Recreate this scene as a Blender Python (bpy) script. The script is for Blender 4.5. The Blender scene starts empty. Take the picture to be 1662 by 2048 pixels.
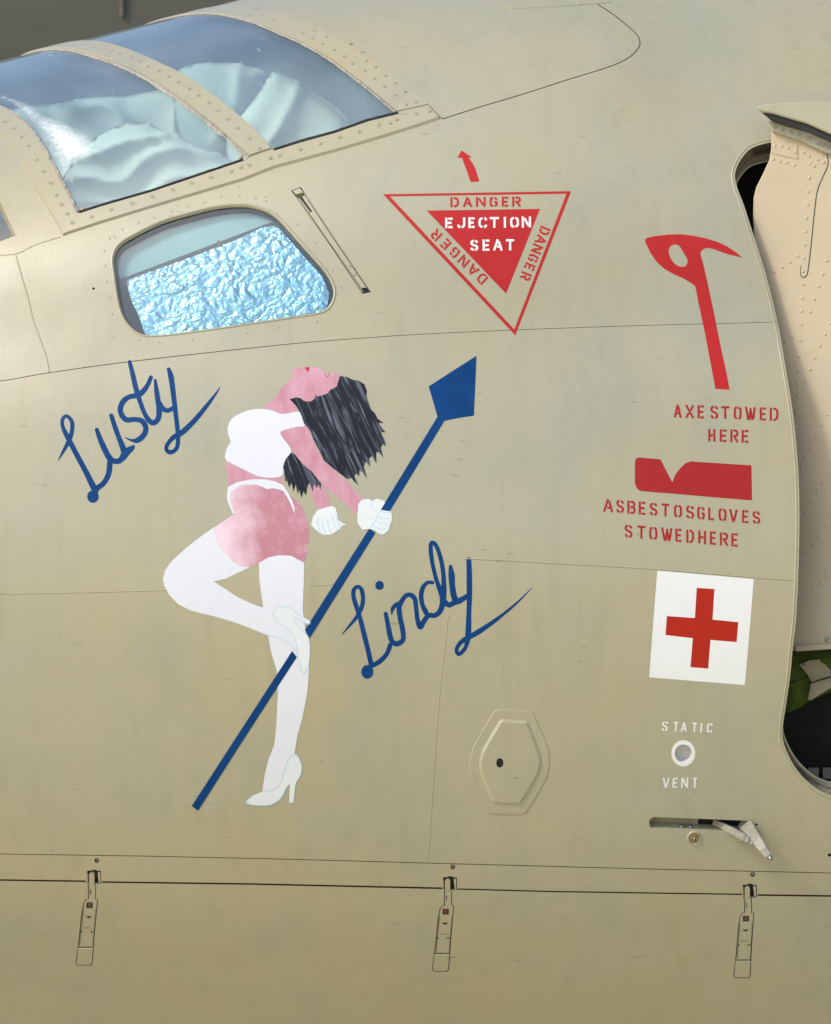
import bpy, bmesh, math, random
import numpy as np
from mathutils import Vector, Matrix, noise
from mathutils.geometry import delaunay_2d_cdt

random.seed(7)
rng = np.random.default_rng(7)
sc = bpy.context.scene
col = sc.collection

# ------------------------------------------------------------------ camera
D = 6.0                                   # metres from camera to the bulge of the skin
cam_d = bpy.data.cameras.new('camera')
cam = bpy.data.objects.new('camera', cam_d)
col.objects.link(cam)
cam.location = (0, -D, 0)
cam.rotation_euler = (math.radians(90), 0, 0)
cam_d.sensor_fit = 'VERTICAL'
cam_d.sensor_height = 36.0
cam_d.lens = 36.0 * D / 2.048
cam_d.clip_end = 500
cam_d.dof.use_dof = True
cam_d.dof.focus_distance = D + 0.05
cam_d.dof.aperture_fstop = 8.0
sc.camera = cam

# ------------------------------------------------------------------ sky and sun
SUN_DIR = Vector((-0.60, -0.40, 0.64)).normalized()      # towards the sun
elev = math.asin(SUN_DIR.z)
rot = math.atan2(SUN_DIR.x, SUN_DIR.y)
world = bpy.data.worlds.new('World')
sc.world = world
world.use_nodes = True
wn = world.node_tree.nodes
wl = world.node_tree.links
wn.clear()
sky = wn.new('ShaderNodeTexSky')
sky.sky_type = 'NISHITA'
sky.sun_disc = False
sky.sun_elevation = elev
sky.sun_rotation = rot
sky.air_density = 1.0
sky.dust_density = 2.0
sky.ozone_density = 1.0
bg = wn.new('ShaderNodeBackground')
bg.inputs['Strength'].default_value = 0.15
wo = wn.new('ShaderNodeOutputWorld')
wl.new(sky.outputs[0], bg.inputs[0])
wl.new(bg.outputs[0], wo.inputs[0])

sun_d = bpy.data.lights.new('sun', 'SUN')
sun_d.energy = 1.5
sun_d.angle = math.radians(10)
sun_d.color = (1.0, 0.95, 0.87)
sun = bpy.data.objects.new('sun', sun_d)
col.objects.link(sun)
sun.rotation_euler = SUN_DIR.to_track_quat('Z', 'Y').to_euler()
sun.location = (-3, -3, 6)

vs = sc.view_settings
vs.view_transform = 'Standard'
vs.look = 'None'
vs.gamma = 1.0
vs.use_curve_mapping = False
vs.exposure = 0.55

# ------------------------------------------------------------------ materials
def srgb(r, g, b):
    f = lambda c: (c / 255 / 12.92) if c / 255 <= 0.04045 else ((c / 255 + 0.055) / 1.055) ** 2.4
    return (f(r), f(g), f(b), 1.0)

def mat(name, base, rough=0.5, metal=0.0, spec=0.5, var=None, var_scale=6.0, var_amt=0.5,
        bump=0.0, bump_scale=40.0, coat=0.0, stretch=(1, 1, 1), build=None):
    m = bpy.data.materials.new(name)
    m.use_nodes = True
    n, l = m.node_tree.nodes, m.node_tree.links
    b = n['Principled BSDF']
    b.inputs['Base Color'].default_value = base
    b.inputs['Roughness'].default_value = rough
    b.inputs['Metallic'].default_value = metal
    b.inputs['Specular IOR Level'].default_value = spec
    b.inputs['Coat Weight'].default_value = coat
    b.inputs['Coat Roughness'].default_value = 0.24
    tc = n.new('ShaderNodeTexCoord')
    mp = n.new('ShaderNodeMapping')
    mp.inputs['Scale'].default_value = stretch
    l.new(tc.outputs['Object'], mp.inputs[0])
    if var is not None:
        t = n.new('ShaderNodeTexNoise')
        t.inputs['Scale'].default_value = var_scale
        t.inputs['Detail'].default_value = 6
        t.inputs['Roughness'].default_value = 0.65
        l.new(mp.outputs[0], t.inputs['Vector'])
        r = n.new('ShaderNodeMapRange')
        r.inputs[1].default_value = 0.35
        r.inputs[2].default_value = 0.7
        r.inputs[3].default_value = 0.0
        r.inputs[4].default_value = var_amt
        l.new(t.outputs['Fac'], r.inputs[0])
        mx = n.new('ShaderNodeMix')
        mx.data_type = 'RGBA'
        mx.inputs[6].default_value = base
        mx.inputs[7].default_value = var
        l.new(r.outputs[0], mx.inputs[0])
        l.new(mx.outputs[2], b.inputs['Base Color'])
    if bump:
        t2 = n.new('ShaderNodeTexNoise')
        t2.inputs['Scale'].default_value = bump_scale
        t2.inputs['Detail'].default_value = 4
        l.new(mp.outputs[0], t2.inputs['Vector'])
        bp = n.new('ShaderNodeBump')
        bp.inputs['Strength'].default_value = bump
        bp.inputs['Distance'].default_value = 0.01
        l.new(t2.outputs['Fac'], bp.inputs['Height'])
        l.new(bp.outputs[0], b.inputs['Normal'])
    if build:
        build(m, n, l, b, tc)
    return m

def hemp_build(m, n, l, b, tc):
    """aged semi-gloss paint: cloudy tone, vertical runs, fine scratches and specks, shallow dents"""
    base = b.inputs['Base Color'].default_value[:]
    def nz(scale, detail, rough, sc3):
        mp = n.new('ShaderNodeMapping'); mp.inputs['Scale'].default_value = sc3
        l.new(tc.outputs['Object'], mp.inputs[0])
        t = n.new('ShaderNodeTexNoise')
        t.inputs['Scale'].default_value = scale; t.inputs['Detail'].default_value = detail
        t.inputs['Roughness'].default_value = rough
        l.new(mp.outputs[0], t.inputs['Vector'])
        return t.outputs['Fac']
    def rng_(x, a, c, lo, hi):
        r = n.new('ShaderNodeMapRange')
        r.inputs[1].default_value = a; r.inputs[2].default_value = c
        r.inputs[3].default_value = lo; r.inputs[4].default_value = hi
        l.new(x, r.inputs[0]); return r.outputs[0]
    def mixc(fac, a, c, mode='MIX'):
        mx = n.new('ShaderNodeMix'); mx.data_type = 'RGBA'; mx.blend_type = mode
        l.new(fac, mx.inputs[0])
        if isinstance(a, tuple): mx.inputs[6].default_value = a
        else: l.new(a, mx.inputs[6])
        if isinstance(c, tuple): mx.inputs[7].default_value = c
        else: l.new(c, mx.inputs[7])
        return mx.outputs[2]
    warm = (base[0] * 1.07, base[1] * 0.98, base[2] * 0.82, 1)
    cool = (base[0] * 0.87, base[1] * 0.92, base[2] * 0.95, 1)
    c = mixc(rng_(nz(2.2, 4, 0.6, (1, 1, 1)), 0.35, 0.7, 0, 0.9), tuple(base), warm)
    c = mixc(rng_(nz(5.5, 3, 0.55, (1, 1, 0.6)), 0.5, 0.75, 0, 0.7), c, cool)
    # vertical runs of grime
    c = mixc(rng_(nz(30, 3, 0.6, (1, 1, 0.06)), 0.52, 0.8, 0, 0.20), c, (base[0] * .6, base[1] * .57, base[2] * .5, 1))
    # little specks and scuffs
    c = mixc(rng_(nz(48, 2, 0.5, (0.4, 1, 2.0)), 0.735, 0.77, 0, 0.40), c, (base[0] * .35, base[1] * .33, base[2] * .3, 1))
    c = mixc(rng_(nz(85, 1, 0.4, (1, 1, 1)), 0.80, 0.82, 0, 0.3), c, (0.66, 0.63, 0.52, 1))
    l.new(c, b.inputs['Base Color'])
    l.new(rng_(nz(5, 2, 0.5, (1, 1, 1)), 0.3, 0.75, 0.28, 0.36), b.inputs['Roughness'])
    b1 = n.new('ShaderNodeBump'); b1.inputs['Strength'].default_value = 0.6; b1.inputs['Distance'].default_value = 0.006
    l.new(nz(4.5, 2, 0.5, (0.7, 1, 1.3)), b1.inputs['Height'])
    b2 = n.new('ShaderNodeBump'); b2.inputs['Strength'].default_value = 0.10; b2.inputs['Distance'].default_value = 0.002
    l.new(nz(160, 3, 0.6, (1, 1, 1)), b2.inputs['Height'])
    l.new(b1.outputs[0], b2.inputs['Normal'])
    l.new(b2.outputs[0], b.inputs['Normal'])

M = {}
M['hemp'] = mat('hemp_paint', (0.360, 0.345, 0.238, 1), spec=0.8, coat=0.2, build=hemp_build)
M['cream'] = mat('canopy_frame_paint', (0.376, 0.355, 0.250, 1), spec=0.6, coat=0.12, build=hemp_build)
M['groove'] = mat('groove_shaded_paint', (0.15, 0.13, 0.09, 1), 0.9, var=(0.28, 0.25, 0.17, 1), var_scale=20, var_amt=0.6)  # skin paint darkened in its colour for the shade down in the grooves
M['dark'] = mat('dark_void', (0.012, 0.012, 0.012, 1), 0.8)
M['rubber'] = mat('black_rubber', (0.02, 0.02, 0.025, 1), 0.45, bump=0.2)
M['red'] = mat('signal_red_paint', (0.45, 0.016, 0.014, 1), 0.38, spec=0.3, var=(0.35, 0.011, 0.010, 1), var_scale=14, bump=0.06, bump_scale=120)
M['white'] = mat('white_paint', (0.75, 0.76, 0.75, 1), 0.4, var=(0.68, 0.69, 0.67, 1), var_scale=9, bump=0.06, bump_scale=120)
M['blue'] = mat('blue_paint', (0.0002, 0.036, 0.145, 1), 0.42, spec=0.15, var=(0.001, 0.058, 0.21, 1), var_scale=16, var_amt=0.7, bump=0.08, bump_scale=90)
M['flesh'] = mat('pink_paint', (0.49, 0.215, 0.275, 1), 0.45, spec=0.3, var=(0.66, 0.43, 0.51, 1), var_scale=18, var_amt=0.6, stretch=(1.4, 1, 0.7), bump=0.08, bump_scale=90)
def rose_build(m, n, l, b, tc):
    sx = n.new('ShaderNodeSeparateXYZ'); l.new(tc.outputs['Object'], sx.inputs[0])
    r = n.new('ShaderNodeMapRange'); r.inputs[1].default_value = -0.400; r.inputs[2].default_value = -0.300; r.inputs[3].default_value = 1; r.inputs[4].default_value = 0
    l.new(sx.outputs[0], r.inputs[0])
    t = n.new('ShaderNodeTexNoise'); t.inputs['Scale'].default_value = 26; t.inputs['Detail'].default_value = 7; t.inputs['Roughness'].default_value = 0.75
    l.new(tc.outputs['Object'], t.inputs['Vector'])
    a = n.new('ShaderNodeMath'); a.operation = 'MULTIPLY_ADD'; a.inputs[1].default_value = 0.75
    l.new(r.outputs[0], a.inputs[0]); l.new(t.outputs['Fac'], a.inputs[2])
    c = n.new('ShaderNodeMapRange'); c.inputs[1].default_value = 0.48; c.inputs[2].default_value = 1.15
    l.new(a.outputs[0], c.inputs[0])
    mx = n.new('ShaderNodeMix'); mx.data_type = 'RGBA'
    mx.inputs[6].default_value = (0.46, 0.195, 0.240, 1); mx.inputs[7].default_value = (0.76, 0.57, 0.65, 1)
    l.new(c.outputs[0], mx.inputs[0]); l.new(mx.outputs[2], b.inputs['Base Color'])
M['rose'] = mat('rose_paint', (0.53, 0.215, 0.245, 1), 0.45, build=rose_build)
M['lip'] = mat('lip_paint', (0.40, 0.01, 0.03, 1), 0.4)
M['lash'] = mat('thin_black_paint', (0.03, 0.02, 0.025, 1), 0.5)
M['teal'] = mat('pale_blue_line_paint', (0.36, 0.58, 0.68, 1), 0.5)

def hair_build(m, n, l, b, tc):
    mp = n.new('ShaderNodeMapping')
    mp0 = n.new('ShaderNodeMapping')
    mp0.inputs['Rotation'].default_value = (0, math.radians(24), 0)
    mp.inputs['Scale'].default_value = (135, 20, 10)
    l.new(tc.outputs['Object'], mp0.inputs[0])
    l.new(mp0.outputs[0], mp.inputs[0])
    t = n.new('ShaderNodeTexNoise'); t.inputs['Scale'].default_value = 1.0; t.inputs['Detail'].default_value = 3; t.inputs['Distortion'].default_value = 1.3
    l.new(mp.outputs[0], t.inputs['Vector'])
    r = n.new('ShaderNodeValToRGB')
    r.color_ramp.elements[0].position = 0.50; r.color_ramp.elements[0].color = (0.014, 0.017, 0.026, 1)
    r.color_ramp.elements[1].position = 0.80; r.color_ramp.elements[1].color = (0.20, 0.225, 0.29, 1)
    l.new(t.outputs['Fac'], r.inputs[0]); l.new(r.outputs[0], b.inputs['Base Color'])
M['hair'] = mat('black_brushed_paint', (0.015, 0.015, 0.02, 1), 0.45, spec=0.15, build=hair_build)
M['door'] = mat('door_lining_paint', (0.52, 0.43, 0.29, 1), 0.5, var=(0.44, 0.37, 0.26, 1), var_scale=5, bump=0.05, bump_scale=60)
M['sealant'] = mat('cracked_sealant', (0.44, 0.40, 0.35, 1), 0.7, var=(0.26, 0.23, 0.20, 1), var_scale=45, var_amt=0.8, bump=0.9, bump_scale=120)
M['dirty'] = mat('dirty_edge_paint', (0.30, 0.27, 0.19, 1), 0.6, var=(0.035, 0.028, 0.018, 1), var_scale=16, var_amt=1.0, bump=0.4, bump_scale=80)
M['mint'] = mat('mint_cloth', (0.76, 0.95, 0.80, 1), 0.9, var=(0.68, 0.89, 0.74, 1), var_scale=8, bump=0.15, bump_scale=300)
M['foil'] = mat('silver_foil', (0.42, 0.63, 0.74, 1), 0.32, metal=1.0)
M['blind'] = mat('pale_blind', (0.42, 0.55, 0.54, 1), 0.7, var=(0.36, 0.50, 0.50, 1), var_scale=7)
M['interior'] = mat('cockpit_interior', (0.42, 0.56, 0.62, 1), 0.7, var=(0.30, 0.43, 0.50, 1), var_scale=5)
M['green'] = mat('green_canvas', (0.085, 0.135, 0.012, 1), 0.85, var=(0.05, 0.085, 0.01, 1), var_scale=20, bump=0.5, bump_scale=250)
M['webbing'] = mat('tan_webbing', (0.42, 0.37, 0.25, 1), 0.85, var=(0.33, 0.29, 0.19, 1), var_scale=30, bump=0.4, bump_scale=250)
M['steel'] = mat('worn_steel', (0.30, 0.30, 0.30, 1), 0.4, metal=0.9, var=(0.16, 0.15, 0.13, 1), var_scale=60, bump=0.2)
M['brass'] = mat('lock_brass', (0.36, 0.30, 0.18, 1), 0.35, metal=0.9, var=(0.16, 0.13, 0.08, 1), var_scale=90)
M['grip'] = mat('chipped_handle_paint', (0.31, 0.29, 0.22, 1), 0.5, var=(0.22, 0.21, 0.19, 1), var_scale=35, var_amt=0.8, bump=0.3, bump_scale=90)
M['screw'] = mat('painted_screw', (0.42, 0.38, 0.28, 1), 0.45, var=(0.25, 0.21, 0.14, 1), var_scale=250)
M['rust'] = mat('maroon_primer', (0.12, 0.03, 0.022, 1), 0.6, var=(0.2, 0.10, 0.07, 1), var_scale=90)
M['yellow'] = mat('yellow_sealant', (0.42, 0.30, 0.07, 1), 0.6, var=(0.2, 0.15, 0.06, 1), var_scale=50)
M['backdrop'] = mat('weathered_grey_paint', (0.070, 0.070, 0.050, 1), 0.55, var=(0.032, 0.032, 0.022, 1), var_scale=0.7, stretch=(0.5, 1, 1.6))
M['ground'] = mat('dry_apron', (0.62, 0.53, 0.33, 1), 0.9, var=(0.54, 0.46, 0.28, 1), var_scale=0.8)
M['leaf'] = mat('dry_leaf', (0.30, 0.15, 0.06, 1), 0.8)

def glass_material(name, tint, haze, hazecol, refl):
    m = bpy.data.materials.new(name); m.use_nodes = True
    n, l = m.node_tree.nodes, m.node_tree.links
    n.clear()
    out = n.new('ShaderNodeOutputMaterial')
    tr = n.new('ShaderNodeBsdfTransparent'); tr.inputs[0].default_value = tint
    gl = n.new('ShaderNodeBsdfGlossy'); gl.inputs['Roughness'].default_value = 0.05
    df = n.new('ShaderNodeBsdfDiffuse'); df.inputs[0].default_value = hazecol
    lw = n.new('ShaderNodeLayerWeight'); lw.inputs[0].default_value = 0.5
    pw = n.new('ShaderNodeMath'); pw.operation = 'POWER'; pw.inputs[1].default_value = 2.0
    l.new(lw.outputs['Facing'], pw.inputs[0])
    mr = n.new('ShaderNodeMapRange'); mr.inputs[3].default_value = refl; mr.inputs[4].default_value = 0.9
    l.new(pw.outputs[0], mr.inputs[0])
    m1 = n.new('ShaderNodeMixShader')
    l.new(mr.outputs[0], m1.inputs[0]); l.new(tr.outputs[0], m1.inputs[1]); l.new(gl.outputs[0], m1.inputs[2])
    tc = n.new('ShaderNodeTexCoord')
    mp0 = n.new('ShaderNodeMapping'); mp0.inputs['Rotation'].default_value = (0, math.radians(-38), 0)
    mp = n.new('ShaderNodeMapping'); mp.inputs['Scale'].default_value = (14, 14, 190)
    l.new(tc.outputs['Object'], mp0.inputs[0]); l.new(mp0.outputs[0], mp.inputs[0])
    t = n.new('ShaderNodeTexNoise'); t.inputs['Scale'].default_value = 1; t.inputs['Detail'].default_value = 3
    l.new(mp.outputs[0], t.inputs['Vector'])
    r1 = n.new('ShaderNodeMapRange'); r1.inputs[1].default_value = 0.70; r1.inputs[2].default_value = 0.76; r1.inputs[3].default_value = 0; r1.inputs[4].default_value = 0.45
    l.new(t.outputs['Fac'], r1.inputs[0])
    t2 = n.new('ShaderNodeTexNoise'); t2.inputs['Scale'].default_value = 5; t2.inputs['Detail'].default_value = 5
    l.new(tc.outputs['Object'], t2.inputs['Vector'])
    r2 = n.new('ShaderNodeMapRange'); r2.inputs[1].default_value = 0.3; r2.inputs[2].default_value = 0.75; r2.inputs[3].default_value = haze * 0.5; r2.inputs[4].default_value = haze * 1.5
    l.new(t2.outputs['Fac'], r2.inputs[0])
    ad = n.new('ShaderNodeMath'); ad.operation = 'MAXIMUM'
    l.new(r1.outputs[0], ad.inputs[0]); l.new(r2.outputs[0], ad.inputs[1])
    m2 = n.new('ShaderNodeMixShader')
    l.new(ad.outputs[0], m2.inputs[0]); l.new(m1.outputs[0], m2.inputs[1]); l.new(df.outputs[0], m2.inputs[2])
    l.new(m2.outputs[0], out.inputs[0])
    return m
M['glass'] = glass_material('canopy_acrylic', (0.965, 0.985, 0.985, 1), 0.08, (0.60, 0.80, 0.86, 1), 0.08)
M['glass_side'] = glass_material('side_window_glass', (0.88, 0.96, 0.97, 1), 0.02, (0.4, 0.55, 0.6, 1), 0.07)

def frost_material():
    m = bpy.data.materials.new('crazed_acrylic'); m.use_nodes = True
    n, l = m.node_tree.nodes, m.node_tree.links
    n.clear()
    out = n.new('ShaderNodeOutputMaterial')
    tr = n.new('ShaderNodeBsdfTransparent')
    df = n.new('ShaderNodeBsdfDiffuse'); df.inputs[0].default_value = (0.80, 0.84, 0.86, 1)
    at = n.new('ShaderNodeAttribute'); at.attribute_name = 'edge'
    tc = n.new('ShaderNodeTexCoord')
    t = n.new('ShaderNodeTexNoise'); t.inputs['Scale'].default_value = 90; t.inputs['Detail'].default_value = 6
    l.new(tc.outputs['Object'], t.inputs['Vector'])
    ad = n.new('ShaderNodeMath'); ad.operation = 'ADD'
    l.new(at.outputs['Fac'], ad.inputs[0]); l.new(t.outputs['Fac'], ad.inputs[1])
    r = n.new('ShaderNodeMapRange'); r.inputs[1].default_value = 0.5; r.inputs[2].default_value = 1.4; r.inputs[3].default_value = 0; r.inputs[4].default_value = 0.75
    l.new(ad.outputs[0], r.inputs[0])
    mx = n.new('ShaderNodeMixShader')
    l.new(r.outputs[0], mx.inputs[0]); l.new(tr.outputs[0], mx.inputs[1]); l.new(df.outputs[0], mx.inputs[2])
    l.new(mx.outputs[0], out.inputs[0])
    return m
M['frost'] = frost_material()

# ------------------------------------------------------------------ the shape of the fuselage
YC, ZC = 1.25, -0.15
QS = 1.3                                  # q space: (x, QS * theta), roughly metres on the skin

def sstep(t):
    t = np.clip(t, 0, 1)
    return t * t * (3 - 2 * t)

def radius(x, s):
    """skin radius at station x, s = sine of the angle above the waist line"""
    x = np.asarray(x, float); s = np.asarray(s, float)
    xl = np.minimum(x - 0.5, 0)
    rs = 1.25 - 0.046 * xl * xl
    a = np.clip(x + 0.4, 0, 1.0)
    rt = 1.3706 + 0.248 * np.minimum(x + 0.4, 0) + 0.248 * (a - a * a / 2)
    rb = rs + 0.06
    r = rs + (rt - rs) * sstep((s - 0.12) / 0.88) + (rb - rs) * sstep((-s - 0.1) / 0.9)
    # window panels a little flatter, the dip deepened to shape dark and bright bands
    r = r - (0.016 + 0.022 * sstep((x + 0.1) / 0.6)) * np.exp(-((s - 0.43) / 0.105) ** 2)
    r = r - 0.016 * sstep((x - 0.38) / 0.22) * np.exp(-((s - 0.76) / 0.075) ** 2)  # dip added to shape a darker band aft of the hatch
    return r

def P(q, h=0.0):
    q = np.asarray(q, float)
    x = q[:, 0]; th = q[:, 1] / QS
    r = radius(x, np.sin(th))
    p = np.stack([x, YC - r * np.cos(th), ZC + r * np.sin(th)], 1)
    if np.isscalar(h) and h == 0:
        return p
    hh = np.asarray(h, float)
    if hh.ndim == 1: hh = hh[:, None]
    return p + N(q) * hh

def N(q):
    q = np.asarray(q, float); e = 1e-4
    dx = P(q + [e, 0]) - P(q - [e, 0])
    dt = P(q + [0, e]) - P(q - [0, e])
    n = np.cross(dx, dt)
    n /= np.linalg.norm(n, axis=1)[:, None]
    return n

def _f(p):
    dz = p[..., 2] - ZC; dy = YC - p[..., 1]
    r = np.sqrt(dz * dz + dy * dy)
    return r - radius(p[..., 0], dz / np.maximum(r, 1e-6))

def Q(px):
    """photo points -> points on the skin (the sight line meets the barrel)"""
    px = np.asarray(px, float)
    d = np.stack([(px[:, 0] - 831) / 1000, np.full(len(px), D), (1024 - px[:, 1]) / 1000], 1)
    ts = np.linspace(0.93, 1.24, 140)
    pts = d[:, None, :] * ts[None, :, None] + np.array([0, -D, 0])
    f = _f(pts)
    neg = f < 0
    idx = np.where(neg.any(1), neg.argmax(1), f.argmin(1))
    lo = ts[np.maximum(idx - 1, 0)]; hi = ts[idx].copy()
    for _ in range(30):
        mid = (lo + hi) / 2
        fm = _f(d * mid[:, None] + [0, -D, 0])
        lo = np.where(fm > 0, mid, lo); hi = np.where(fm > 0, hi, mid)
    t = np.where(neg.any(1), (lo + hi) / 2, ts[idx])
    p = d * t[:, None] + [0, -D, 0]
    th = np.arctan2(p[:, 2] - ZC, YC - p[:, 1])
    return np.stack([p[:, 0], th * QS], 1)

def W(u, v, y):
    """a photo point at depth y"""
    k = (y + D) / D
    return Vector(((u - 831) / 1000 * k, y, (1024 - v) / 1000 * k))

def mirror(q):
    q = np.asarray(q, float)
    return np.stack([q[:, 0], math.pi * QS - q[:, 1]], 1)

# ------------------------------------------------------------------ 2D helpers
def zoom(pts, scale, ox, oy):
    return [(ox + p[0] / scale, oy + p[1] / scale) + tuple(p[2:]) for p in pts]

def dense(pts, step, closed=True):
    pts = np.asarray(pts, float)
    out = []
    n = len(pts)
    for i in range(n if closed else n - 1):
        a, b = pts[i], pts[(i + 1) % n]
        k = max(1, int(math.ceil(np.linalg.norm(b[:2] - a[:2]) / step)))
        for j in range(k):
            out.append(a + (b - a) * j / k)
    if not closed: out.append(pts[-1])
    return np.array(out)

def smooth(pts, closed=False, sub=6):
    """Catmull-Rom through the points"""
    p = np.asarray(pts, float); n = len(p); out = []
    rngi = range(n if closed else n - 1)
    for i in rngi:
        if closed:
            a, b, c, d = p[(i - 1) % n], p[i], p[(i + 1) % n], p[(i + 2) % n]
        else:
            a, b, c, d = p[max(i - 1, 0)], p[i], p[i + 1], p[min(i + 2, n - 1)]
        for j in range(sub):
            t = j / sub
            out.append(0.5 * ((2 * b) + (-a + c) * t + (2 * a - 5 * b + 4 * c - d) * t * t + (-a + 3 * b - 3 * c + d) * t ** 3))
    if not closed: out.append(p[-1])
    return np.array(out)

def inside(pts, loop):
    x, y = pts[:, 0], pts[:, 1]
    lx, ly = loop[:, 0], loop[:, 1]
    res = np.zeros(len(pts), bool)
    m = (x >= lx.min()) & (x <= lx.max()) & (y >= ly.min()) & (y <= ly.max())
    if not m.any(): return res
    xs, ys = x[m], y[m]
    c = np.zeros(len(xs), bool)
    j = len(loop) - 1
    for i in range(len(loop)):
        yi, yj, xi, xj = ly[i], ly[j], lx[i], lx[j]
        if yi != yj:
            c ^= ((yi > ys) != (yj > ys)) & (xs < (xj - xi) * (ys - yi) / (yj - yi) + xi)
        j = i
    res[m] = c
    return res

def area(loop):
    x, y = loop[:, 0], loop[:, 1]
    return 0.5 * np.sum(x * np.roll(y, -1) - np.roll(x, -1) * y)

def inset(loop, d):
    loop = np.asarray(loop, float)
    if area(loop) < 0: loop = loop[::-1]
    a = loop - np.roll(loop, 1, 0); b = np.roll(loop, -1, 0) - loop
    def nrm(v):
        n = np.stack([-v[:, 1], v[:, 0]], 1)
        return n / np.maximum(np.linalg.norm(n, axis=1)[:, None], 1e-9)
    n1, n2 = nrm(a), nrm(b)
    m = n1 + n2
    m /= np.maximum(np.linalg.norm(m, axis=1)[:, None], 1e-9)
    k = 1 / np.maximum((m * n1).sum(1), 0.5)
    return loop + m * (d * k)[:, None]

def ribbon(line, w):
    """closed loop round an open polyline of width w (scalar or per point)"""
    line = np.asarray(line, float)[:, :2]
    w = np.broadcast_to(np.asarray(w, float), (len(line),))
    t = np.gradient(line, axis=0)
    t /= np.maximum(np.linalg.norm(t, axis=1)[:, None], 1e-9)
    n = np.stack([-t[:, 1], t[:, 0]], 1)
    return np.concatenate([line + n * w[:, None] / 2, (line - n * w[:, None] / 2)[::-1]])

def cdt(loops, grid_step=None, test=None, box=None, margin=0.0):
    """triangulate the union of loops; test(centroids)->bool keeps triangles"""
    verts, edges = [], []
    for lp in loops:
        k = len(verts)
        verts += [Vector((a, b)) for a, b in lp]
        edges += [(k + i, k + (i + 1) % len(lp)) for i in range(len(lp))]
    if grid_step:
        al = np.concatenate(loops) if box is None else np.asarray(box, float)
        x0, y0 = al.min(0); x1, y1 = al.max(0)
        gx, gy = np.meshgrid(np.arange(x0 + grid_step * .5, x1, grid_step), np.arange(y0 + grid_step * .5, y1, grid_step))
        g = np.stack([gx.ravel(), gy.ravel()], 1)
        if test is not None: g = g[test(g)]
        if margin:
            al = np.concatenate(loops)
            g = g[np.min(np.linalg.norm(g[:, None, :] - al[None, :, :], axis=2), axis=1) > margin]
        verts += [Vector((a, b)) for a, b in g]
    r = delaunay_2d_cdt(verts, edges, [], 0, 1e-7, False)
    v = np.array([(a.x, a.y) for a in r[0]])
    f = np.array([t for t in r[2] if len(t) == 3], int)
    c = v[f].mean(1)
    keep = test(c) if test is not None else np.ones(len(f), bool)
    f = f[keep]
    d1 = v[f[:, 1]] - v[f[:, 0]]; d2 = v[f[:, 2]] - v[f[:, 0]]
    ar = d1[:, 0] * d2[:, 1] - d1[:, 1] * d2[:, 0]
    f = f[np.abs(ar) > 1e-12]
    ar = ar[np.abs(ar) > 1e-12]
    f[ar < 0] = f[ar < 0][:, ::-1]
    used = np.unique(f)
    mp = -np.ones(len(v), int); mp[used] = np.arange(len(used))
    return v[used], mp[f]

# ------------------------------------------------------------------ objects
def link(o, parent=None):
    col.objects.link(o)
    if parent is not None:
        o.parent = parent
        o.matrix_parent_inverse = Matrix.Identity(4)
        o.location = -world_loc(parent)
    return o

def world_loc(o):
    v = Vector((0, 0, 0))
    while o is not None:
        v = v + o.location; o = o.parent
    return v

def mesh_obj(name, verts, faces, material, parent=None, normals=None, smooth_=False, loopn=None):
    me = bpy.data.meshes.new(name)
    me.from_pydata([tuple(v) for v in verts], [], [tuple(int(i) for i in f) for f in faces])
    me.materials.append(M[material] if isinstance(material, str) else material)
    if smooth_ or normals is not None or loopn is not None:
        me.polygons.foreach_set('use_smooth', [True] * len(me.polygons))
    me.update()
    if normals is not None:
        me.normals_split_custom_set_from_vertices([tuple(v) for v in normals])
    if loopn is not None:
        me.normals_split_custom_set([tuple(v) for v in loopn])
    return link(bpy.data.objects.new(name, me), parent)

def tag(o, label=None, cat=None, group=None, kind=None):
    if label: o['label'] = label
    if cat: o['category'] = cat
    if group: o['group'] = group
    if kind: o['kind'] = kind
    return o

def empty(name, loc):
    o = bpy.data.objects.new(name, None)
    o.empty_display_size = 0.2
    o.location = loc
    col.objects.link(o)
    return o

def skin_sheet(name, v, f, h, material, parent):
    return mesh_obj(name, P(v, h), f, material, parent, normals=N(v))

def decal(name, loops, holes, material, parent, h=0.0006, grid=0.018, pxspace=True):
    """flat paint on the skin: union of loops less holes (loops given in photo points)"""
    if 0.0005 < h < 0.0036: h = 0.00012 + h * 0.22
    L = [Q(dense(l, 5)) if pxspace else np.asarray(l) for l in loops]
    H = [Q(dense(l, 5)) if pxspace else np.asarray(l) for l in holes]
    def test(c):
        k = np.zeros(len(c), bool)
        for l in L: k |= inside(c, l)
        for l in H: k &= ~inside(c, l)
        return k
    v, f = cdt(L + H, grid, test)
    return skin_sheet(name, v, f, h, material, parent)

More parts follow.
